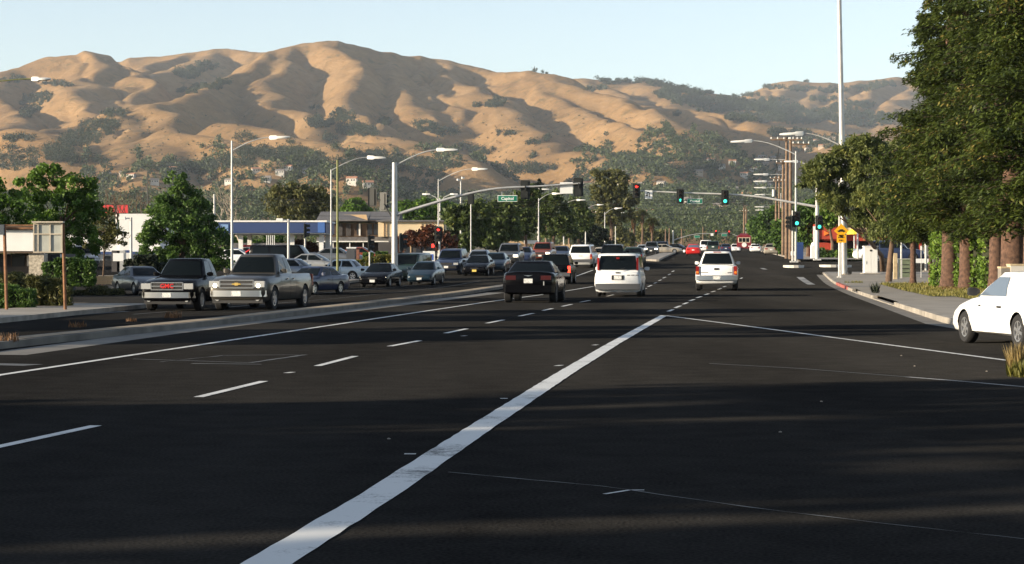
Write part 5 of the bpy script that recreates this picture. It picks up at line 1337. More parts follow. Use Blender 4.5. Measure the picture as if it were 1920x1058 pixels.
# ---- old sign frame on rusty posts, left
M_RUST = mat('rusty_steel', (.20, .095, .045), .85, var=.4, scale=5, bump=.2)
Ys = 71.0; b = base_at(122, Ys, .15); t = empty('billboard', b, 'back of a small grey billboard on two rusty posts', 'billboard'); q = lambda u_, v_: P(u_, v_, Ys) - b
for u, vt in ((8, 422), (118, 419)): 
    p = q(u, vt); MB().tube([(p.x + .07, 0, 0), (p.x, 0, p.z)], .055, 9).build('post', M_RUST, t, smooth=40)
p = q(63, 0); a_, c_ = q(63, 473), q(118, 420); w_ = c_.x - a_.x
pan = MB().box(((a_.x + c_.x) / 2, -.02, (a_.z + c_.z) / 2), (w_, .03, c_.z - a_.z)).build('panel', mat('weathered_panel', (.36, .37, .33), .8, var=.15, scale=2), t)
M_FRM = mat('panel_frame', (.46, .40, .31), .8, var=.2, scale=3)
for f in (.02, .17, .58, .98): MB().box((a_.x + w_ * f, -.055, (a_.z + c_.z) / 2), (.035, .03, c_.z - a_.z)).build('stile', M_FRM, t)
for z in (a_.z, a_.z + (c_.z - a_.z) * .64, c_.z): MB().box(((a_.x + c_.x) / 2, -.06, z), (w_, .03, .04)).build('rail', M_FRM, t)
MB().box(((a_.x + c_.x) / 2, 0, c_.z + .06), (w_ + .06, .30, .05)).build('top_board', M_FRM, t)
l_ = q(8, 428); MB().box(((l_.x + a_.x) / 2, 0, l_.z), (a_.x - l_.x, .06, .07)).build('top_beam', M_RUST, t); MB().box(((l_.x + a_.x) / 2, .03, l_.z + .1), (a_.x - l_.x, .04, .04)).build('top_beam', M_RUST, t)
l_ = q(7, 431); MB().box((l_.x - .03, -.12, l_.z), (.15, .14, .34)).build('meter_box', mat('meter_grey', (.07, .085, .10), .6), t)
# ================================================================== BUILDINGS
M_WALLW = mat('white_stucco', (.74, .73, .70), .85, var=.06, scale=1)
M_CREAM = mat('cream_stucco', (.66, .52, .33), .85, var=.08, scale=.8)
M_TANW = mat('tan_block_wall', (.50, .35, .20), .9, var=.18, scale=.7)
M_BROWN = mat('brown_wood', (.085, .055, .035), .85, var=.25, scale=2)
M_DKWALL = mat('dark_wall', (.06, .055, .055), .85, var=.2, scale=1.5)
M_SHING = mat('grey_shingle', (.12, .115, .115), .9, var=.25, scale=3, bump=.4)
M_BLUEF = mat('canopy_blue', (.03, .055, .15), .5)
M_REDW = mat('red_stucco', (.36, .045, .022), .8, var=.12, scale=1)
M_STONE = mat('pebble_stone', (.42, .37, .29), .95, var=.45, scale=9, bump=.5)
M_WIN = mat('window_glass', (.03, .035, .045), .08)
def bld(name, u0, u1, Y, label, cat='building', dz=0.0, rz=0.0):
    b = base_at((u0 + u1) / 2, Y, dz); t = empty(name, b, label, cat, rz=rz); q = lambda u_, v_: P(u_, v_, Y) - b
    return t, b, q
def blk(t, q, nm, u0, u1, v0, v1, y0, y1, m, label=None):
    """block whose front face spans the pixels, from local depth y0 to y1"""
    a, c = q(u0, v1), q(u1, v0)
    return MB().box(((a.x + c.x) / 2, (y0 + y1) / 2, (a.z + c.z) / 2), (c.x - a.x, y1 - y0, c.z - a.z)).build(nm, m, t, label=label)

# white flat roofed office, far left
t, b, q = bld('office_building', -200, 128, 104, 'low white office with a deep white fascia behind the billboard')
blk(t, q, 'fascia', -200, 76, 431, 471, 0, 5, M_WALLW); blk(t, q, 'roof_edge', -205, 78, 424, 430, -.25, 5.2, M_BROWN); blk(t, q, 'soffit', -205, 78, 472, 475, -.25, 5, M_BROWN)
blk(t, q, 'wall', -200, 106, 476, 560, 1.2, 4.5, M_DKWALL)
blk(t, q, 'stone_pier', 55, 83, 476, 556, -.1, .8, M_STONE)
for u0, u1 in ((-120, -60), (-50, 3), (12, 36), (40, 52)): 
    w_ = blk(t, q, 'window', u0, u1, 478, 500, 1.12, 1.18, M_WIN); blk(t, q, 'window_frame', u0 - 1.2, u0 - .2, 477, 501, 1.06, 1.17, M_BROWN)
blk(t, q, 'door', 86, 104, 478, 548, 1.1, 1.17, M_WIN); blk(t, q, 'door_frame', 104.2, 106, 477, 549, 1.05, 1.17, M_WALLW); blk(t, q, 'curtain', 41, 44, 479, 499, 1.08, 1.11, M_SIGNW)
# filling station
t, b, q = bld('station_canopy', 405, 610, 188, 'filling station canopy with a broad blue fascia', 'canopy')
blk(t, q, 'fascia', 404, 611, 417, 437, 0, 9, M_BLUEF); blk(t, q, 'white_band', 402, 613, 413.5, 416.6, -.08, 9.1, M_WALLW)
blk(t, q, 'deck', 406, 609, 437.3, 439, .15, 8.8, M_WALLW)
for u in (448, 545, 600): 
    for y in (1.2, 7.5): blk(t, q, 'column', u - 4, u + 4, 439.3, 530, y, y + .4, M_WALLW)
blk(t, q, 'end_panel', 596, 609, 416.8, 436.5, -.06, -.005, mat('blue_panel', (.06, .14, .38), .4))
blk(t, q, 'logo_band', 414, 428, 421, 433, -.05, -.006, mat('logo_blue', (.20, .32, .55), .4))
for i, u in enumerate((462, 486, 508, 530)):
    p = base_at(u, 190, -.02); d = empty('fuel_pump', p, ['leftmost fuel pump under the blue canopy', 'second fuel pump from the left under the canopy', 'third fuel pump from the left under the canopy', 'rightmost fuel pump under the blue canopy'][i], 'fuel pump', group='fuel pumps under the canopy')
    MB().box((0, 0, .75), (.75, .5, 1.3)).build('body', M_SIGNW, d); MB().box((0, -.26, 1.15), (.5, .03, .35)).build('display', M_WIN, d); MB().box((0, 0, 1.5), (.8, .55, .18)).build('top', M_RED, d); MB().box((0, 0, .05), (1.0, .8, .1)).build('plinth', M_CONC, d)
t, b, q = bld('station_shop', 440, 600, 212, 'low station shop with a dark roof and a blue eave')
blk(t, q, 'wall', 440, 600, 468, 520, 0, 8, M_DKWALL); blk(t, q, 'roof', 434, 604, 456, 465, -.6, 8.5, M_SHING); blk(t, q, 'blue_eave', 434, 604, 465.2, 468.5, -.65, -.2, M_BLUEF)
for u in (452, 475, 498, 540, 565): w_ = blk(t, q, 'window', u, u + 14, 472, 490, -.04, .03, M_WIN)
for u in (503, 506.5, 510, 513.5, 517): blk(t, q, 'white_rail', u, u + 1.2, 440, 490, -1.6, -1.5, M_WALLW)
t, b, q = bld('white_shop', 120, 300, 215, 'white shop building behind the left trees with a blue stripe')
blk(t, q, 'wall', 224, 300, 401, 520, 0, 9, M_WALLW); blk(t, q, 'low_wall', 110, 223, 436, 520, .3, 9, M_WALLW); blk(t, q, 'blue_stripe', 150, 290, 472, 477, -.5, -.02, M_BLUEF)
blk(t, q, 'roof_trim', 108, 224, 432, 435.6, -.2, 9, M_BROWN)
for u in (130, 150, 172, 194, 214, 238, 262): blk(t, q, 'window', u, u + 13, 480, 503, .2 if u < 223 else -.06, .27 if u < 223 else -.01, M_WIN)
b = base_at(218, 330, 0); t = empty('red_sign', P(218, 392, 330), 'red sign glimpsed behind the bare branches', 'sign')
for x, w_ in ((-1.3, 2.0), (1.0, 1.6)): MB().box((x, 0, 0), (w_, .3, 1.3)).build('panel', mat('red_panel', (.6, .04, .04), .5), t)
MB().tube([(0, .3, -7), (0, .3, 0)], .15, 8).build('post', M_GALV, t)
# two storey motel
t, b, q = bld('motel', 600, 742, 226, 'two storey brown motel with a grey shingle roof')
blk(t, q, 'upper_wall', 600, 742, 418, 444, .8, 9, M_BROWN); blk(t, q, 'lower_wall', 596, 742, 455, 500, .8, 9, M_BROWN)
for u0, u1, y in ((594, 690, -.6), (686, 748, -.3)):
    a, c = q(u0, 415), q(u1, 402)
    MB().prism([(y, a.z), (10, a.z), (10, a.z + .12), (5, c.z + .4), (y, a.z + .14)], 'x', a.x, c.x).build('roof', M_SHING, t)
a, c = q(642, 414), q(690, 403); MB().add([(a.x, -.75, c.z), (a.x + (c.x - a.x) * .95, -.75, c.z), (c.x, -.75, a.z + .05), (a.x + .9, -.75, a.z + .6)], [(0, 1, 2, 3)]).add([(a.x, -.5, c.z), (a.x + (c.x - a.x) * .95, -.5, c.z), (c.x, -.5, a.z + .05), (a.x + .9, -.5, a.z + .6)], [(3, 2, 1, 0)]).build('gable_board', M_TANW, t)
blk(t, q, 'balcony_roof', 596, 760, 445, 452, -1.6, .75, M_SHING); blk(t, q, 'balcony_edge', 596, 762, 452.2, 454.2, -1.7, .7, M_WALLW)
for u in (605, 626, 657, 682, 711, 736): blk(t, q, 'post', u, u + 1.6, 454.5, 500, -1.5, -1.3, M_WALLW)
for u in (612, 668, 688, 700): blk(t, q, 'window', u, u + 9, 420, 440, .7, .78, M_WIN); 
for u in (632, 648): blk(t, q, 'panel', u, u + 9, 419, 442, .68, .77, M_DKWALL)
for u in (612, 634, 664, 690, 716): blk(t, q, 'door', u, u + 8, 460, 494, .7, .78, M_WIN)
blk(t, q, 'end_panel', 672, 675, 419, 442, .6, .7, M_WALLW)
t, b, q = bld('cream_building', 708, 832, 219, 'cream walled upper storey beside the motel')
blk(t, q, 'upper_wall', 709, 832, 416, 444, 0, 9, M_CREAM); blk(t, q, 'roof_edge', 706, 834, 413, 415.8, -.4, 9.2, M_SHING)
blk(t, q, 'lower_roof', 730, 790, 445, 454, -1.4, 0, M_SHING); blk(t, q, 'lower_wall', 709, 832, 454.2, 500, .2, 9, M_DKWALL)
for u in (719, 725, 790, 797): blk(t, q, 'drain_pipe', u, u + 1, 416.5, 443.5, -.09, -.01, M_TANW)
for u in (740, 760, 780): blk(t, q, 'window', u, u + 9, 460, 482, .1, .17, M_WIN)
blk(t, q, 'awning_post', 770, 772, 456, 500, -1.3, -1.1, M_TANW)
# tan block wall and low buildings beyond the crossing, left
t, b, q = bld('block_wall', 1010, 1085, 285, 'tan block wall under the street trees', 'wall')
for i in range(9):
    u = 998 + i * 10; blk(t, q, 'wall_panel', u + .25, u + 9.0, 459 + (i % 2) * .4, 492, 0, .2, M_TANW)
for i in range(10): blk(t, q, 'pier', 997.4 + i * 10, 998.1 + i * 10 + .3, 457.6, 492, -.06, .28, M_CREAM)
t, b, q = bld('low_house', 920, 985, 262, 'low cream house between the street trees')
blk(t, q, 'wall', 935, 990, 458, 495, 0, 8, M_CREAM); a, c = q(930, 458), q(994, 448); MB().prism([(a.x, a.z), (c.x, a.z), ((a.x + c.x) / 2, c.z)], 'y', -.4, 8.4).build('roof', M_TANW, t); blk(t, q, 'window', 950, 962, 466, 480, -.05, .02, M_WIN); blk(t, q, 'door', 970, 977, 465, 494, -.05, .02, M_BROWN)
t = empty('shop_sign', P(996, 454, 255), 'pale roadside sign board under the street trees', 'sign'); MB().box((0, 0, 0), (1.75, .2, .4)).build('panel', M_SIGNW, t); 
for x in (-.7, .7): MB().tube([(x, .0, -2.3), (x, 0, -.2)], .05, 6).build('post', M_GALV, t)
# red building right
t, b, q = bld('red_building', 1522, 1735, 214, 'dark red restaurant with a deep red fascia')
blk(t, q, 'fascia', 1545, 1735, 433, 452, -1.0, 10, M_REDW); blk(t, q, 'tower', 1524, 1582, 421, 449, -1.3, 8, M_REDW); blk(t, q, 'trim', 1583, 1737, 427.5, 432.5, -1.2, 10, M_CREAM)
blk(t, q, 'wall', 1535, 1735, 452.3, 500, 1.4, 9, M_DKWALL); blk(t, q, 'low_wall', 1522, 1560, 455, 500, 0, 1.2, M_REDW)
for u in (1556, 1600, 1640, 1682, 1722): blk(t, q, 'column', u, u + 4, 452.5, 500, -.6, -.2, M_REDW)
for u in (1566, 1584, 1608, 1624, 1648, 1664, 1692, 1706): blk(t, q, 'window', u, u + 12, 457, 482, 1.3, 1.38, M_WIN)
blk(t, q, 'banner', 1521, 1531, 425, 458, -1.42, -1.32, M_SIGNW); a = q(1546, 438); MB().prism([(a.x - .25, a.z - .25), (a.x + .3, a.z), (a.x - .25, a.z + .25)], 'y', -1.4, -1.32).build('arrow_mark', mat('orange_mark', (.75, .2, .03), .5), t)
t = empty('yellow_sign', P(1602, 434, 212), 'yellow sign in front of the red building', 'sign'); MB().lathe([(.0, .55), (.35, .5), (.65, .3), (.8, 0), (0, 0)], (0, 0, -.3), n=14).build('dome', mat('sign_bright_yellow', (.8, .62, .05), .5), t); MB().tube([(0, 0, -3.0), (0, 0, -.2)], .08, 7).build('post', M_GALV, t)
# left: low block planter with little sapling, station kerb
b = base_at(190, 120, -.02); t = empty('planter_wall', b, 'low tan block wall in front of the small planted tree', 'wall')
for i in range(4):
    for j in range(2): MB().box((-.45 + i * .30 + (j % 2) * .06, 0, .12 + j * .235 + .35), (.285, .25, .225)).build('block', M_TANW, t)
MB().box((0, 0, .12), (1.35, .3, .24)).build('footing', M_CONC, t)
b = base_at(230, 142, -.02); o = MB().box((0, 0, .18), (3.2, .3, .36)).build('low_wall', M_CONC, loc=b); tag(o, 'low pale wall at the edge of the station lot', 'wall')
for k, (u, Y) in enumerate(((218, 160), (228, 160), (240, 161))):
    b = base_at(u, Y, -.02); t = empty('air_machine', b, ['dark vending machine left of the white lot lamp', 'grey vending machine nearest the white lot lamp', 'blue vending machine behind the white lot lamp'][k], 'machine'); MB().box((0, 0, .8), (.6, .5, 1.6)).build('body', (M_DKWALL, M_GALV, M_BLUEF)[k], t); MB().box((0, -.26, 1.1), (.4, .03, .6)).build('panel', M_SIGNW, t)
b = base_at(659, 168, .05); t = empty('utility_cabinet', b, 'grey utility cabinet on the planted corner', 'cabinet'); MB().box((0, 0, .75), (.7, .6, 1.5)).build('body', M_GREY, t); MB().box((0, 0, 1.55), (.76, .66, .1)).build('cap', M_SIGNW, t); MB().box((0, -.31, .75), (.58, .02, 1.2)).build('door', M_GREY, t)
b = base_at(668, 169, .05); o = MB().box((0, 0, .7), (.5, .5, 1.4)).build('brick_pier', mat('brick_red', (.2, .09, .06), .9, var=.3, scale=6), loc=b); tag(o, 'brown brick pier touching the grey cabinet', 'pier')
# ================================================================== TREES AND PLANTS
B_BROWN = mat('bark_brown', (.11, .07, .045), .95, var=.35, scale=4, bump=.6)
B_RED = mat('bark_redwood', (.085, .046, .03), .95, var=.55, scale=7, bump=1.0)
B_LIMB = mat('bark_limb', (.04, .025, .017), .95)
B_PALE = mat('bark_pale', (.38, .31, .24), .9, var=.25, scale=4, bump=.3)
L_MAPLE = leaf_mat('leaves_bright', (0.034, 0.078, 0.012), (0.116, 0.209, 0.028), (0.232, 0.341, 0.046), scale=.9)
L_DARKG = leaf_mat('leaves_deep_green', (0.026, 0.058, 0.013), (0.088, 0.160, 0.029), (0.176, 0.240, 0.048), scale=.8)
L_OLIVE = leaf_mat('leaves_olive', (0.049, 0.056, 0.020), (0.133, 0.133, 0.042), (0.238, 0.196, 0.070), scale=.7)
L_STREET = leaf_mat('leaves_street', (0.032, 0.054, 0.014), (0.096, 0.128, 0.032), (0.208, 0.208, 0.048), scale=.5)
L_RED = leaf_mat('leaves_redbrown', (0.050, 0.018, 0.012), (0.140, 0.050, 0.025), (0.170, 0.100, 0.030), scale=.8)
L_PINE = leaf_mat('leaves_redwood', (0.011, 0.022, 0.005), (0.078, 0.106, 0.018), (0.23, 0.185, 0.05), scale=.55, trans=.22)
L_PEPPER = leaf_mat('leaves_pepper', (0.046, 0.067, 0.019), (0.142, 0.162, 0.042), (0.247, 0.247, 0.067), scale=.8, trans=.28)
L_IVY = leaf_mat('leaves_ivy', (0.046, 0.091, 0.013), (0.156, 0.247, 0.033), (0.312, 0.377, 0.065), scale=1.2)
L_CYP = leaf_mat('leaves_cypress', (0.008, 0.014, 0.007), (0.020, 0.030, 0.014), scale=.6, trans=.1)
L_YEL = leaf_mat('leaves_yellow', (0.060, 0.070, 0.015), (0.190, 0.170, 0.030), scale=.9)
L_STRAW = leaf_mat('dry_grass', (.16, .12, .05), (.34, .25, .10), scale=2, trans=.3)
L_DEAD = leaf_mat('dead_weed', (.10, .05, .025), (.20, .11, .05), scale=2, trans=.2)
L_PALM = leaf_mat('leaves_palm', (0.030, 0.040, 0.012), (0.090, 0.100, 0.030), scale=.8)

def ptree(name, label, u, Y, blobs, leafm, barkm=None, cat='tree', dz=.05, cy=None, **kw):
    b = base_at(u, Y, dz); bl = []; Y = cy or Y
    for bu, bv, ru, rv in blobs:
        c = P(bu, bv, Y) - b; s = Y / F
        bl.append(((c.x, c.y + rnd.uniform(-.3, .3) * ru * s, c.z), (ru * s, ru * s * .9, rv * s)))
    return tree(name, label, cat, b, bl, leafm, barkm or B_BROWN, **kw)

ptree('maple_tree', 'large bright green leafy tree behind the billboard', 100, 119, [(58, 362, 34, 36), (95, 335, 30, 30), (150, 362, 36, 38), (112, 400, 60, 45), (165, 405, 32, 40), (80, 445, 55, 45), (145, 455, 42, 40), (120, 490, 46, 26)], L_MAPLE, clumps=210, per=110, crad=.38, leaf=(.17, .13), trunk_r=.18, limbs=10)
ptree('maple_tree', 'bright green leafy tree cut by the left edge of the picture', -18, 116, [(-20, 370, 36, 36), (20, 400, 34, 40), (-30, 420, 50, 50), (22, 465, 36, 45)], L_MAPLE, clumps=110, per=110, crad=.38, leaf=(.17, .13), trunk_r=.16, limbs=8)
ptree('broad_tree', 'broad dark green tree like a cone, between the lot lamp and tall street lamp', 335, 138, [(332, 342, 18, 24), (338, 372, 34, 30), (318, 398, 40, 30), (362, 408, 46, 32), (330, 440, 66, 36), (385, 452, 50, 40), (300, 470, 42, 40), (350, 488, 66, 32), (412, 490, 26, 32)], L_DARKG, clumps=300, per=105, crad=.44, leaf=(.19, .12), trunk_r=.2, limbs=12)
ptree('young_tree', 'small sparse olive tree on a thin trunk before the white lot lamp', 192, 124, [(190, 432, 28, 30), (212, 448, 26, 26), (175, 452, 20, 22), (196, 462, 30, 20), (200, 410, 16, 22)], L_OLIVE, clumps=90, per=38, crad=.26, leaf=(.17, .10), trunk_r=.05, limbs=9)
ptree('eucalyptus_tree', 'brown green eucalyptus clump above the blue canopy', 562, 275, [(525, 382, 24, 36), (552, 380, 26, 34), (585, 384, 28, 38), (606, 398, 20, 40), (560, 410, 40, 30)], L_OLIVE, clumps=170, per=48, crad=.75, leaf=(.6, .22), droop=.9, trunk_r=.3, limbs=12, trunk_h=6)
ptree('green_tree', 'small bright green tree behind the motel roof', 668, 330, [(668, 392, 22, 18), (660, 402, 24, 14), (682, 404, 18, 14)], L_MAPLE, clumps=60, per=46, crad=.7, leaf=(.6, .4), trunk_r=.2)
ptree('green_tree', 'bright green tree right of the mast pole behind the cream building', 775, 310, [(762, 398, 26, 20), (790, 394, 24, 18), (775, 410, 30, 14)], L_MAPLE, clumps=80, per=46, crad=.7, leaf=(.6, .4), trunk_r=.2)
ptree('green_tree', 'bright green tree under the left end of the mast arm', 825, 320, [(820, 398, 26, 22), (845, 405, 26, 22), (815, 415, 26, 16)], L_MAPLE, clumps=80, per=46, crad=.7, leaf=(.6, .4), trunk_r=.2)
STG = 'street trees along the left kerb beyond the crossing'
for u, Y, bl, lb in [(870, 220, [(862, 412, 30, 30), (895, 405, 26, 26), (872, 440, 38, 30), (905, 445, 26, 28), (858, 462, 24, 18)], 'round street tree right of the red arrow signal'),
                     (935, 235, [(928, 408, 28, 30), (950, 400, 24, 26), (940, 438, 36, 30), (915, 455, 24, 20)], 'round street tree directly under the left street sign'),
                     (985, 255, [(975, 388, 24, 28), (995, 372, 18, 26), (990, 420, 32, 34), (970, 440, 26, 26)], 'taller street tree under the end of the mast arm'),
                     (1035, 280, [(1030, 395, 22, 30), (1045, 385, 16, 26), (1038, 430, 30, 30), (1060, 425, 22, 34)], 'street tree behind the lamp over the red brown suv'),
                     (1085, 320, [(1080, 400, 20, 30), (1092, 420, 24, 30), (1070, 435, 20, 24)], 'street tree over the white suv left of the dark hedge')]:
    ptree('street_tree', lb, u, Y, bl, L_STREET, group=STG, clumps=150, per=46, crad=.62, leaf=(.5, .3), trunk_r=.2, limbs=8)
ptree('cypress_tree', 'slim dark cypress tip above the mast arm end', 1010, 360, [(1011, 345, 4, 12), (1011, 362, 7, 16), (1010, 385, 9, 20)], L_CYP, clumps=40, per=40, crad=.5, leaf=(.6, .25), trunk_r=.15, limbs=2)
ptree('red_shrub', 'red brown leafy shrub below the cream building', 800, 188, [(780, 452, 24, 20), (808, 446, 24, 22), (832, 458, 24, 18), (760, 462, 16, 16)], L_RED, cat='shrub', clumps=90, per=46, crad=.45, leaf=(.32, .2), trunk_r=.1, limbs=8)
ptree('red_shrub', 'red brown shrub behind the white lot lamp by the pumps', 565, 195, [(560, 468, 24, 16), (582, 472, 18, 14)], L_RED, cat='shrub', clumps=50, per=46, crad=.4, leaf=(.32, .2), trunk_r=.08, limbs=4)
ptree('brown_tree', 'tall brownish tree group left of the red arrow light', 1145, 420, [(1122, 345, 12, 24), (1140, 340, 14, 22), (1160, 348, 16, 26), (1128, 375, 20, 26), (1155, 380, 26, 28), (1180, 395, 18, 30), (1140, 412, 34, 26)], L_OLIVE, clumps=200, per=44, crad=.85, leaf=(.75, .4), trunk_r=.4, limbs=10)
ptree('dark_hedge', 'near black tall hedge behind the white suv', 1112, 345, [(1092, 452, 18, 20), (1112, 446, 20, 24), (1130, 452, 16, 20), (1110, 468, 34, 12)], L_CYP, cat='hedge', clumps=150, per=50, crad=.6, leaf=(.5, .3), trunk_r=.15, limbs=3)
for u, Y, bl, lb in [(1165, 460, [(1160, 446, 16, 18), (1176, 452, 12, 16)], 'olive shrub right of the dark hedge'), (1215, 520, [(1208, 440, 16, 20), (1226, 450, 14, 16)], 'olive tree right of the palms'), (1245, 600, [(1240, 448, 14, 14), (1258, 452, 12, 12)], 'small tree left of the far signal mast')]:
    ptree('far_tree', lb, u, Y, bl, L_OLIVE, clumps=70, per=44, crad=.9, leaf=(.8, .5), trunk_r=.25, limbs=4)
RG = 'trees along the right kerb beyond the crossing'
for u, Y, bl, lb in [(1452, 330, [(1440, 420, 22, 26), (1458, 408, 18, 22), (1462, 440, 22, 24), (1440, 448, 24, 20)], 'full green tree left of the wooden poles'), (1418, 420, [(1415, 430, 14, 22), (1425, 445, 16, 16)], 'green tree beside the red trolley'),
                     (1470, 260, [(1464, 440, 14, 24), (1474, 458, 16, 14)], 'green tree behind the wooden poles'), (1515, 215, [(1508, 412, 18, 26), (1524, 400, 16, 24), (1512, 445, 18, 22)], 'green tree left of the right signal mast')]:
    ptree('kerb_tree', lb, u, Y, bl, L_DARKG, group=RG, clumps=130, per=48, crad=.65, leaf=(.5, .32), trunk_r=.2, limbs=6)
ptree('green_tree', 'yellow green tree lit behind the right signal mast', 1560, 205, [(1552, 402, 14, 22), (1565, 415, 16, 20), (1545, 420, 10, 14)], L_IVY, clumps=60, per=46, crad=.5, leaf=(.34, .24), trunk_r=.15, limbs=4)
# palms
for k, (u, Y, v, lb) in enumerate([(1188, 470, 405, 'palm left of the thin pole pair'), (1204, 500, 398, 'tallest palm beyond the crossing'), (1222, 480, 412, 'palm nearest the end of the left tree row')]):
    b = base_at(u, Y, 0); t = empty('palm_tree', b, lb, 'palm', group='palms beyond the crossing'); zt = P(u, v, Y).z - b.z
    MB().tube([(0, 0, 0), (.1, 0, zt * .5), (.0, 0, zt)], [.32, .24, .22], 8).build('trunk', B_BROWN, t, smooth=40)
    n = 900; d = rand_dirs(n); d[:, 2] = np.abs(d[:, 2]) * .9 - .35; q_ = NR.rand(n, 1); pos = d * q_ * 1.9 + np.array([0, 0, zt]) - np.array([0, 0, 1]) * (q_ ** 2) * 1.1
    a = d - np.array([0, 0, .5]) * q_; a /= np.linalg.norm(a, axis=1, keepdims=True); bb = np.cross(a, rand_dirs(n)); bb /= np.linalg.norm(bb, axis=1, keepdims=True)
    link('crown', quad_mesh('crown', pos, a * .55, bb * .09, L_PALM), t)
    n = 400; ang = NR.rand(n) * 2 * PI; h_ = NR.rand(n); pos = np.stack([np.cos(ang) * (.3 + .3 * h_), np.sin(ang) * (.3 + .3 * h_), zt - 2.6 + 2.4 * h_], 1); a = np.tile([0, 0, -1.0], (n, 1)) + rand_dirs(n) * .25; bb = np.cross(a, rand_dirs(n))
    link('skirt', quad_mesh('skirt', pos, a * .5, bb * .12, L_DEAD), t)
# bare trees: branching limbs only
def bare_tree(u, Y, vt, spread, label, m, seed, r=.14, depth=5):
    rs = random.Random(seed); b = base_at(u, Y, 0); t = empty('bare_tree', b, label, 'tree'); H = P(u, vt, Y).z - b.z; mb = MB()
    def grow(p, d, L_, r_, k):
        e = p + d * L_; m_ = p.lerp(e, .5) + Vector((rs.uniform(-1, 1), rs.uniform(-1, 1), rs.uniform(-.3, 1))) * L_ * .12
        mb.tube([p, m_, e], [r_, r_ * .8, r_ * .6], 6 if k > 2 else 4, cap=False)
        if k == 0: return
        for _ in range(3 if k > 3 else 2):
            nd = (d + Vector((rs.uniform(-1, 1) * spread, rs.uniform(-1, 1) * spread, rs.uniform(-.15, .55)))).normalized()
            grow(e, nd, L_ * rs.uniform(.62, .85), r_ * .6, k - 1)
    grow(Vector((0, 0, 0)), Vector((.05, 0, 1)), H * .3, r, depth); mb.build('branches', m, t, smooth=40); return t
bare_tree(447, 205, 372, .85, 'leafless tree with pale curving branches beside the tall street lamp', B_PALE, 5, .13, 4)
bare_tree(420, 260, 335, .8, 'fine twigged leafless tree left of the tall street lamp', B_PALE, 9, .16, 5)
for k, (u, Y, vt, lb) in enumerate([(205, 290, 352, 'leafless brown tree in front of the red sign'), (238, 300, 348, 'leafless brown tree right of the red sign'), (265, 310, 355, 'leafless brown tree behind the dark lamp post')]):
    bare_tree(u, Y, vt, .8, lb, B_BROWN, 20 + k, .2, 5)
# pepper trees over the right sidewalk
ptree('pepper_tree', 'spreading feathery tree over the white cabinet', 1656, 151, [(1545, 318, 34, 26), (1525, 345, 30, 18), (1585, 300, 36, 28), (1625, 290, 44, 34), (1580, 345, 44, 30), (1640, 340, 56, 42), (1556, 380, 26, 20), (1610, 390, 46, 32), (1660, 395, 44, 36), (1690, 330, 36, 44), (1635, 418, 44, 18), (1690, 415, 34, 26)], L_PEPPER, B_BROWN, dz=.0, cy=135, clumps=560, per=80, crad=.42, leaf=(.30, .085), droop=.7, trunk_r=.16, limbs=18, trunk_h=3.2)
ptree('pepper_tree', 'feathery tree on a leaning trunk beside the timber post', 1666, 127, [(1660, 440, 40, 20), (1700, 425, 40, 26), (1640, 372, 40, 30), (1680, 385, 44, 34)], L_PEPPER, B_BROWN, dz=.15, clumps=190, per=70, crad=.42, leaf=(.30, .085), droop=.7, trunk_r=.17, limbs=8, lean=(.2, 0))
ptree('pepper_tree', 'feathery tree filling the gap behind the timber post', 1712, 142, [(1690, 300, 34, 34), (1715, 330, 40, 40), (1680, 350, 36, 34), (1735, 380, 36, 36), (1700, 400, 40, 26), (1660, 420, 30, 16), (1740, 425, 30, 20)], L_PEPPER, B_BROWN, dz=.0, clumps=230, per=70, crad=.45, leaf=(.32, .095), droop=.6, trunk_r=.13, limbs=8, trunk_h=3.4)
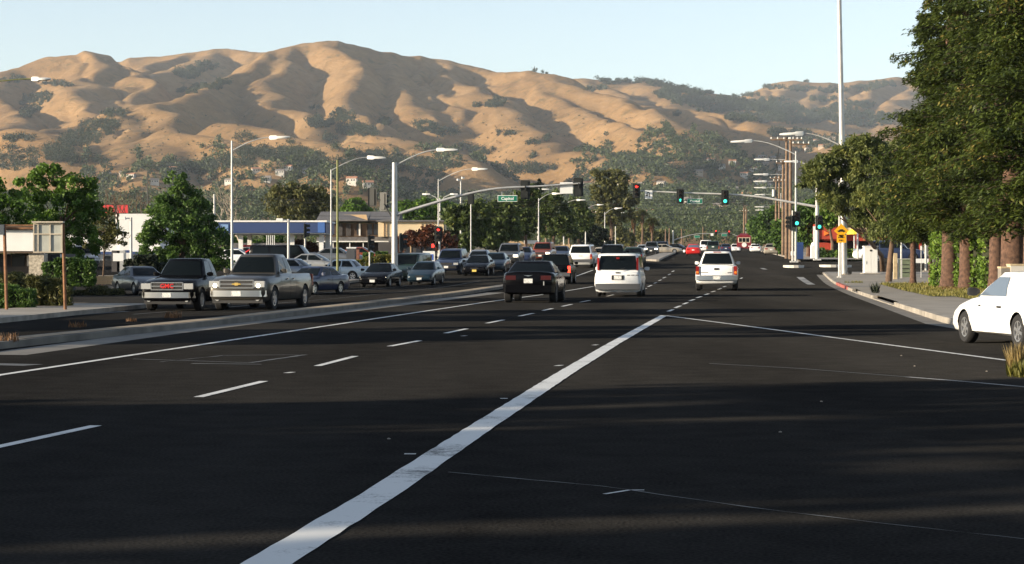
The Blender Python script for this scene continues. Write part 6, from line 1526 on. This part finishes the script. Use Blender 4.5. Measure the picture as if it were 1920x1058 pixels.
def redwood(u, Y, H, R, z0, n_limb, tr, label, per=360, spread=1.0, lean=0.0, dz=.15, leaf=(.23, .085)):
    b = base_at(u, Y, dz); t = empty('redwood_tree', b, label, 'tree')
    lx = lambda z: lean * z
    mb = MB(); hs = [0, .25, .8, 2.5, H * .4, H * .75, H]; rr = [1.6, 1.25, 1.05, .95, .72, .38, .05]; n = 14
    rings_ = []
    for z, k in zip(hs, rr):
        rings_.append([(lx(z) + math.cos(2 * PI * i / n) * tr * k * (1 + (.09 if i % 2 else -.05)), math.sin(2 * PI * i / n) * tr * k * (1 + (.09 if i % 2 else -.05)), z - .05) for i in range(n)])
    mb.loft(rings_).build('trunk', B_RED, t, smooth=60)
    lb_ = MB(); C = []; A = []; B_ = []
    for i in range(n_limb):
        z = z0 + (H - z0) * (NR.rand() ** 1.15); f = (z - z0) / (H - z0)
        L_ = R * ((1 - f) ** .75) * NR.uniform(.55, 1.12) * spread + .25
        if f < .12: L_ *= .55 + 3.5 * f
        an = NR.rand() * 2 * PI; d = np.array([math.cos(an), math.sin(an), NR.uniform(-.05, .35)])
        p0 = np.array([lx(z), 0, z]); sag = -.22 * L_
        ts = np.linspace(0, 1, 4); pts = [p0 + d * L_ * q_ + np.array([0, 0, sag * q_ * q_]) for q_ in ts]
        lb_.tube(pts, [.05, .04, .028, .012], 4, cap=False)
        k = int(per * (L_ / R + .25)); q_ = NR.uniform(.12, 1.05, (k, 1)); c = p0 + d * L_ * q_ + np.array([0, 0, 1]) * sag * q_ * q_
        side = np.cross(d, [0, 0, 1]); side /= np.linalg.norm(side)
        w_ = NR.normal(size=(k, 1)) * .30 * L_ ** .5 * (1.15 - q_ * .6); c = c + side * w_ + np.array([0, 0, 1]) * (-np.abs(w_) * .35 + NR.normal(size=(k, 1)) * .10)
        a = d * .6 + side * np.sign(w_) * NR.uniform(.2, 1.1, (k, 1)) + rand_dirs(k) * .55; a[:, 2] -= .35; a /= np.linalg.norm(a, axis=1, keepdims=True)
        bb = np.cross(a, rand_dirs(k) * .6 + np.array([0, 0, 1])); bb /= np.linalg.norm(bb, axis=1, keepdims=True) + 1e-6
        s_ = NR.uniform(.6, 1.35, (k, 1)); C.append(c); A.append(a * s_ * leaf[0] / 2); B_.append(bb * s_ * leaf[1] / 2)
    link('crown', quad_mesh('crown', np.concatenate(C), np.concatenate(A), np.concatenate(B_), L_PINE), t)
    lb_.build('limbs', B_LIMB, t)['kind'] = 'stuff'
redwood(1781, 105, 21, 3.7, 2.9, 230, .38, 'redwood on the thick shaggy trunk left of the ivy hedge')
redwood(1813, 102, 19, 3.2, 2.7, 180, .32, 'redwood on the flaring trunk next to the thickest one', lean=-.006)
redwood(1868, 96, 22, 3.6, 2.9, 190, .30, 'redwood behind the painted post')
redwood(1900, 84, 21, 3.4, 2.7, 180, .46, 'redwood with the broad dark trunk behind the painted post')
redwood(1935, 78, 21, 3.4, 2.6, 160, .30, 'redwood at the right edge of the picture')
redwood(1745, 113, 15.5, 2.5, 2.6, 130, .10, 'slim redwood with a pale thin trunk right of the small sign')
redwood(1757, 112, 13, 2.2, 2.8, 90, .12, 'slim dark redwood touching the thickest trunk')
redwood(1712, 117, 9.5, 2.0, 2.6, 90, .14, 'short dark redwood between the transformer box and the small sign')
for i in range(2): pass
def leaf_box(name, label, cat, base, boxes, n, leaf, m, core=None, group=None, droop=.1):
    """shrubs and hedges: leaves over rounded boxes (centre, half sizes) with a dark twiggy core"""
    t = empty(name, base, label, cat, group=group); C = []; mb = MB()
    vol = np.array([h[0] * h[1] + h[0] * h[2] + h[1] * h[2] for _, h in boxes]); vol /= vol.sum()
    for (c, h), w_ in zip(boxes, vol):
        k = int(n * w_); d = rand_dirs(k); d = np.sign(d) * np.abs(d) ** .6; d /= np.max(np.abs(d), axis=1, keepdims=True) ** .75
        C.append(np.array(c) + d * np.array(h) * NR.uniform(.82, 1.1, (k, 1)) * (1 + .18 * vnoise(d[:, 0] * 3 + c[0], d[:, 2] * 3 + d[:, 1] * 2)[:, None]))
        n_ = 10; mb.loft([[(c[0] + math.cos(2 * PI * i / n_) * h[0] * .8 * s_, c[1] + math.sin(2 * PI * i / n_) * h[1] * .8 * s_, c[2] + z * h[2] * .82) for i in range(n_)] for z, s_ in ((-1.2, .8), (-.3, 1), (.6, .9), (1, .5))])
    C = np.concatenate(C); a, b_ = axes(len(C), leaf[0], leaf[1], droop)
    link('foliage', quad_mesh('foliage', C, a, b_, m), t)
    mb.build('stems', mat('twig_core', (.022, .024, .010), .95), t, smooth=60)
    return t
# ivy hedge behind the redwoods
b = base_at(1815, 109, .1); bx = []
for u, v, ru in ((1762, 440, 14), (1785, 420, 18), (1812, 412, 20), (1838, 405, 20), (1858, 408, 18)):
    Y = 109 - (u - 1760) * .09; c = P(u, v, Y) - b; zt = c.z; bx.append(((c.x, c.y, zt * .5), (ru * Y / F * 1.15, .7, zt * .5 + .2)))
leaf_box('ivy_hedge', 'tall bright green ivy hedge behind the redwood trunks', 'hedge', b, bx, 15000, (.16, .12), L_IVY)
def bush(name, label, u, Y, blobs, n, leaf, m, cat='bush', group=None, dz=.05, depth=.9):
    b = base_at(u, Y, dz); bx = []
    for bu, bv, ru, rv in blobs:
        c = P(bu, bv, Y) - b; s = Y / F; bx.append(((c.x, rnd.uniform(-.2, .3), c.z), (ru * s, ru * s * depth, rv * s)))
    return leaf_box(name, label, cat, b, bx, n, leaf, m, group=group)
bush('juniper_bush', 'low spreading juniper in front of the white office', 50, 77, [(-40, 545, 40, 28), (10, 535, 28, 22), (45, 545, 36, 26), (85, 548, 32, 24), (112, 556, 22, 18)], 15000, (.20, .045), L_OLIVE)
bush('juniper_bush', 'low juniper on the left edge under the billboard', -10, 74, [(-10, 556, 34, 20), (30, 560, 30, 16)], 5000, (.2, .045), L_DARKG)
bush('clipped_hedge', 'clipped dark green hedge right of the billboard post', 130, 96, [(100, 512, 20, 18), (128, 510, 22, 24), (155, 512, 22, 22)], 7000, (.14, .10), L_DARKG, 'hedge', depth=.7)
bush('dark_bush', 'dark round bush under the broad green tree', 262, 128, [(250, 504, 16, 16), (275, 500, 18, 20), (300, 508, 16, 14)], 4000, (.18, .12), L_CYP)
bush('low_shrubs', 'low weeds in front of the block planter wall', 190, 108, [(180, 545, 18, 8), (215, 548, 16, 6), (150, 552, 14, 7)], 1600, (.16, .05), L_OLIVE, 'plants')
bush('yellow_shrub', 'yellow flowering shrubs before the motel', 718, 165, [(700, 492, 14, 9), (722, 490, 16, 11), (742, 494, 14, 8), (672, 494, 8, 6)], 3500, (.2, .12), L_YEL, 'shrub')
bush('round_shrub', 'round clipped shrub left of the yellow shrubs', 692, 172, [(690, 483, 9, 8)], 900, (.18, .12), L_DARKG, 'shrub'); bush('round_shrub', 'round clipped shrub behind the yellow shrubs', 716, 174, [(716, 481, 10, 8)], 900, (.18, .12), L_DARKG, 'shrub')
bush('clipped_hedge', 'bright clipped hedge behind the tall steel mast', 1590, 197, [(1574, 483, 8, 12), (1592, 480, 14, 12), (1606, 482, 10, 11)], 3500, (.18, .12), L_IVY, 'hedge')
bush('clipped_hedge', 'dark hedge at the foot of the red building', 1540, 200, [(1536, 482, 10, 16), (1552, 484, 10, 14)], 2500, (.18, .12), L_DARKG, 'hedge')
bush('low_shrubs', 'low green shrubs by the foot of the wooden poles', 1466, 240, [(1466, 470, 7, 6), (1474, 474, 6, 5)], 700, (.25, .15), L_DARKG, 'plants')
bush('garden_shrub', 'green shrubs behind the pumps under the canopy', 520, 240, [(440, 462, 20, 16), (512, 458, 16, 16), (470, 464, 22, 12)], 3000, (.4, .25), L_DARKG, 'shrub')
# weeds and grass tufts
def tuft(name, label, g, n, h, spread, m, w_=.012):
    t = tag(bpy.data.objects.new(name, None), label, 'weed'); COL.objects.link(t); t.location = g
    ang = NR.rand(n) * 2 * PI; r_ = np.sqrt(NR.rand(n)) * spread; p = np.stack([np.cos(ang) * r_, np.sin(ang) * r_, np.zeros(n)], 1)
    a = rand_dirs(n) * .35 + np.array([0, 0, 1.0]); a /= np.linalg.norm(a, axis=1, keepdims=True); L_ = NR.uniform(.35, 1, (n, 1)) * h / 2
    bb = np.cross(a, rand_dirs(n)); bb /= np.linalg.norm(bb, axis=1, keepdims=True)
    link('blades', quad_mesh('blades', p + a * L_, a * L_, bb * w_, m), t)
tuft('grass_tuft', 'tall dry grass tuft at the right edge beside the coupe', G(1911, 704), 380, .50, .12, L_STRAW); tuft('grass_tuft', 'low green tuft at the foot of the tall dry grass', G(1919, 708), 260, .28, .22, L_YEL)
tuft('dead_weed', 'reddish dead weed on the median in front of the black pickup', G(325, 597, .17), 90, .22, .22, L_DEAD); tuft('dead_weed', 'reddish dead weed farther left on the median', G(146, 615, .17), 70, .18, .2, L_DEAD)
tuft('dead_weed', 'tiny dead weed on the median between the two others', G(245, 604, .17), 35, .12, .15, L_DEAD); tuft('dead_weed', 'dead weed at the left end of the median', G(4, 642, .1), 90, .22, .3, L_DEAD)
tuft('green_weed', 'spiky dark weed growing from the right kerb', G(1641, 550, .14), 120, .55, .16, L_CYP, .02)
tuft('green_weed', 'low weeds along the red part of the kerb', G(1601, 531, .15), 140, .2, .6, L_YEL)
# lawn grass: nobody could count it
n = 26000; yy = NR.uniform(62, 120, n); xx = np.array([xw(q_) for q_ in yy]) + NR.rand(n) * 9; zz = gnd(xx, yy) + .155
a = rand_dirs(n) * .4 + np.array([0, 0, 1.0]); L_ = NR.uniform(.03, .10, (n, 1)) ; bb = np.cross(a, rand_dirs(n)); tag(link('grass', quad_mesh('grass', np.stack([xx, yy, zz], 1) + a * L_ * .5, a * L_, bb * .03, leaf_mat('lawn_blades', (.10, .10, .02), (.22, .19, .05), scale=.5))), kind='stuff')
# dead leaves and needles under the redwoods
n = 2600; u_ = NR.uniform(1765, 1835, n); yy = NR.normal(103, 2.2, n); xx = (u_ - 960) / F * yy; tag(link('leaf_litter', quad_mesh('leaf_litter', np.stack([xx, yy, gnd(xx, yy) + .17 + NR.rand(n) * .06], 1), *axes(n, .14, .05), L_DEAD)), kind='stuff')
# trees on the freeway bank left of the camera: outside the picture, they cast the shade lying over the road
for k, (x, y, h, r_, lb) in enumerate([(-33, -15, 12.5, 5.0, 'roadside tree farthest behind the camera'), (-33, -8, 12.5, 5.0, 'roadside tree behind the camera'), (-34, -1.5, 13, 5.0, 'roadside tree level with the camera'), (-33, 5, 12.6, 4.6, 'roadside tree just ahead of the camera'), (-34, 11, 12.2, 4.2, 'roadside tree nearest the gap'), (-35, 34.5, 13.0, 4.0, 'roadside tree past the gap'),
                                    (-36, 46, 10.5, 3.0, 'roadside tree before the office'), (-34, 53, 11.2, 3.6, 'roadside tree left of the billboard'), (-35, 74, 11.5, 3.2, 'roadside tree behind the office')]):
    tree('roadside_tree', lb + ' on the left bank', 'tree', Vector((x, y, float(gnd(x, y)))), [((0, 0, h * .62), (r_, r_, h * .30)), ((r_ * .4, r_ * .2, h * .42), (r_ * .8, r_ * .8, h * .24)), ((-r_ * .4, -r_ * .2, h * .46), (r_ * .8, r_ * .8, h * .24)), ((0, 0, h * .24), (r_ * .8, r_ * .8, h * .2))],
         L_DARKG, B_BROWN, clumps=78, per=40, crad=.9, leaf=(.75, .5), trunk_r=.3, limbs=6, group='roadside trees on the left bank')
# the freeway bank behind the camera, with its trees: it closes the view that windscreens and paint reflect
bank = MB().prism([(-46, -.2), (-58, 5.5), (-80, 5.5), (-92, -.2)], 'x', -130, 150).build('embankment', M_EARTH); bank['kind'] = 'structure'
for k in range(11):
    x = -28 + k * 15 + rnd.uniform(-3, 3); y = -60 - rnd.uniform(0, 6); h = rnd.uniform(10, 14); r_ = rnd.uniform(5, 7)
    tree('bank_tree', 'tree on the freeway bank behind the camera', 'tree', Vector((x, y, 5.4)), [((0, 0, h * .6), (r_, r_, h * .34)), ((2, 0, h * .4), (r_ * .8, r_ * .8, h * .3))], L_DARKG, B_BROWN, clumps=120, per=22, crad=1.2, leaf=(1.3, .9), trunk_r=.3, limbs=3, group='trees on the freeway bank')
# ================================================================== HAZE
hz = MB().box((0, 4000, 242), (5200, 8900, 500)).build('haze', [])
hz.data.materials.clear(); hm = bpy.data.materials.new('haze_air'); hm.use_nodes = True; n_ = hm.node_tree
for nd in list(n_.nodes):
    if nd.type == 'BSDF_PRINCIPLED': n_.nodes.remove(nd)
pv = n_.nodes.new('ShaderNodeVolumePrincipled'); pv.inputs['Color'].default_value = (.72, .83, .97, 1); pv.inputs['Density'].default_value = 4.6e-5; pv.inputs['Anisotropy'].default_value = 0.0
n_.links.new(pv.outputs[0], n_.nodes['Material Output'].inputs['Volume']); hz.data.materials.append(hm); hz['kind'] = 'stuff'
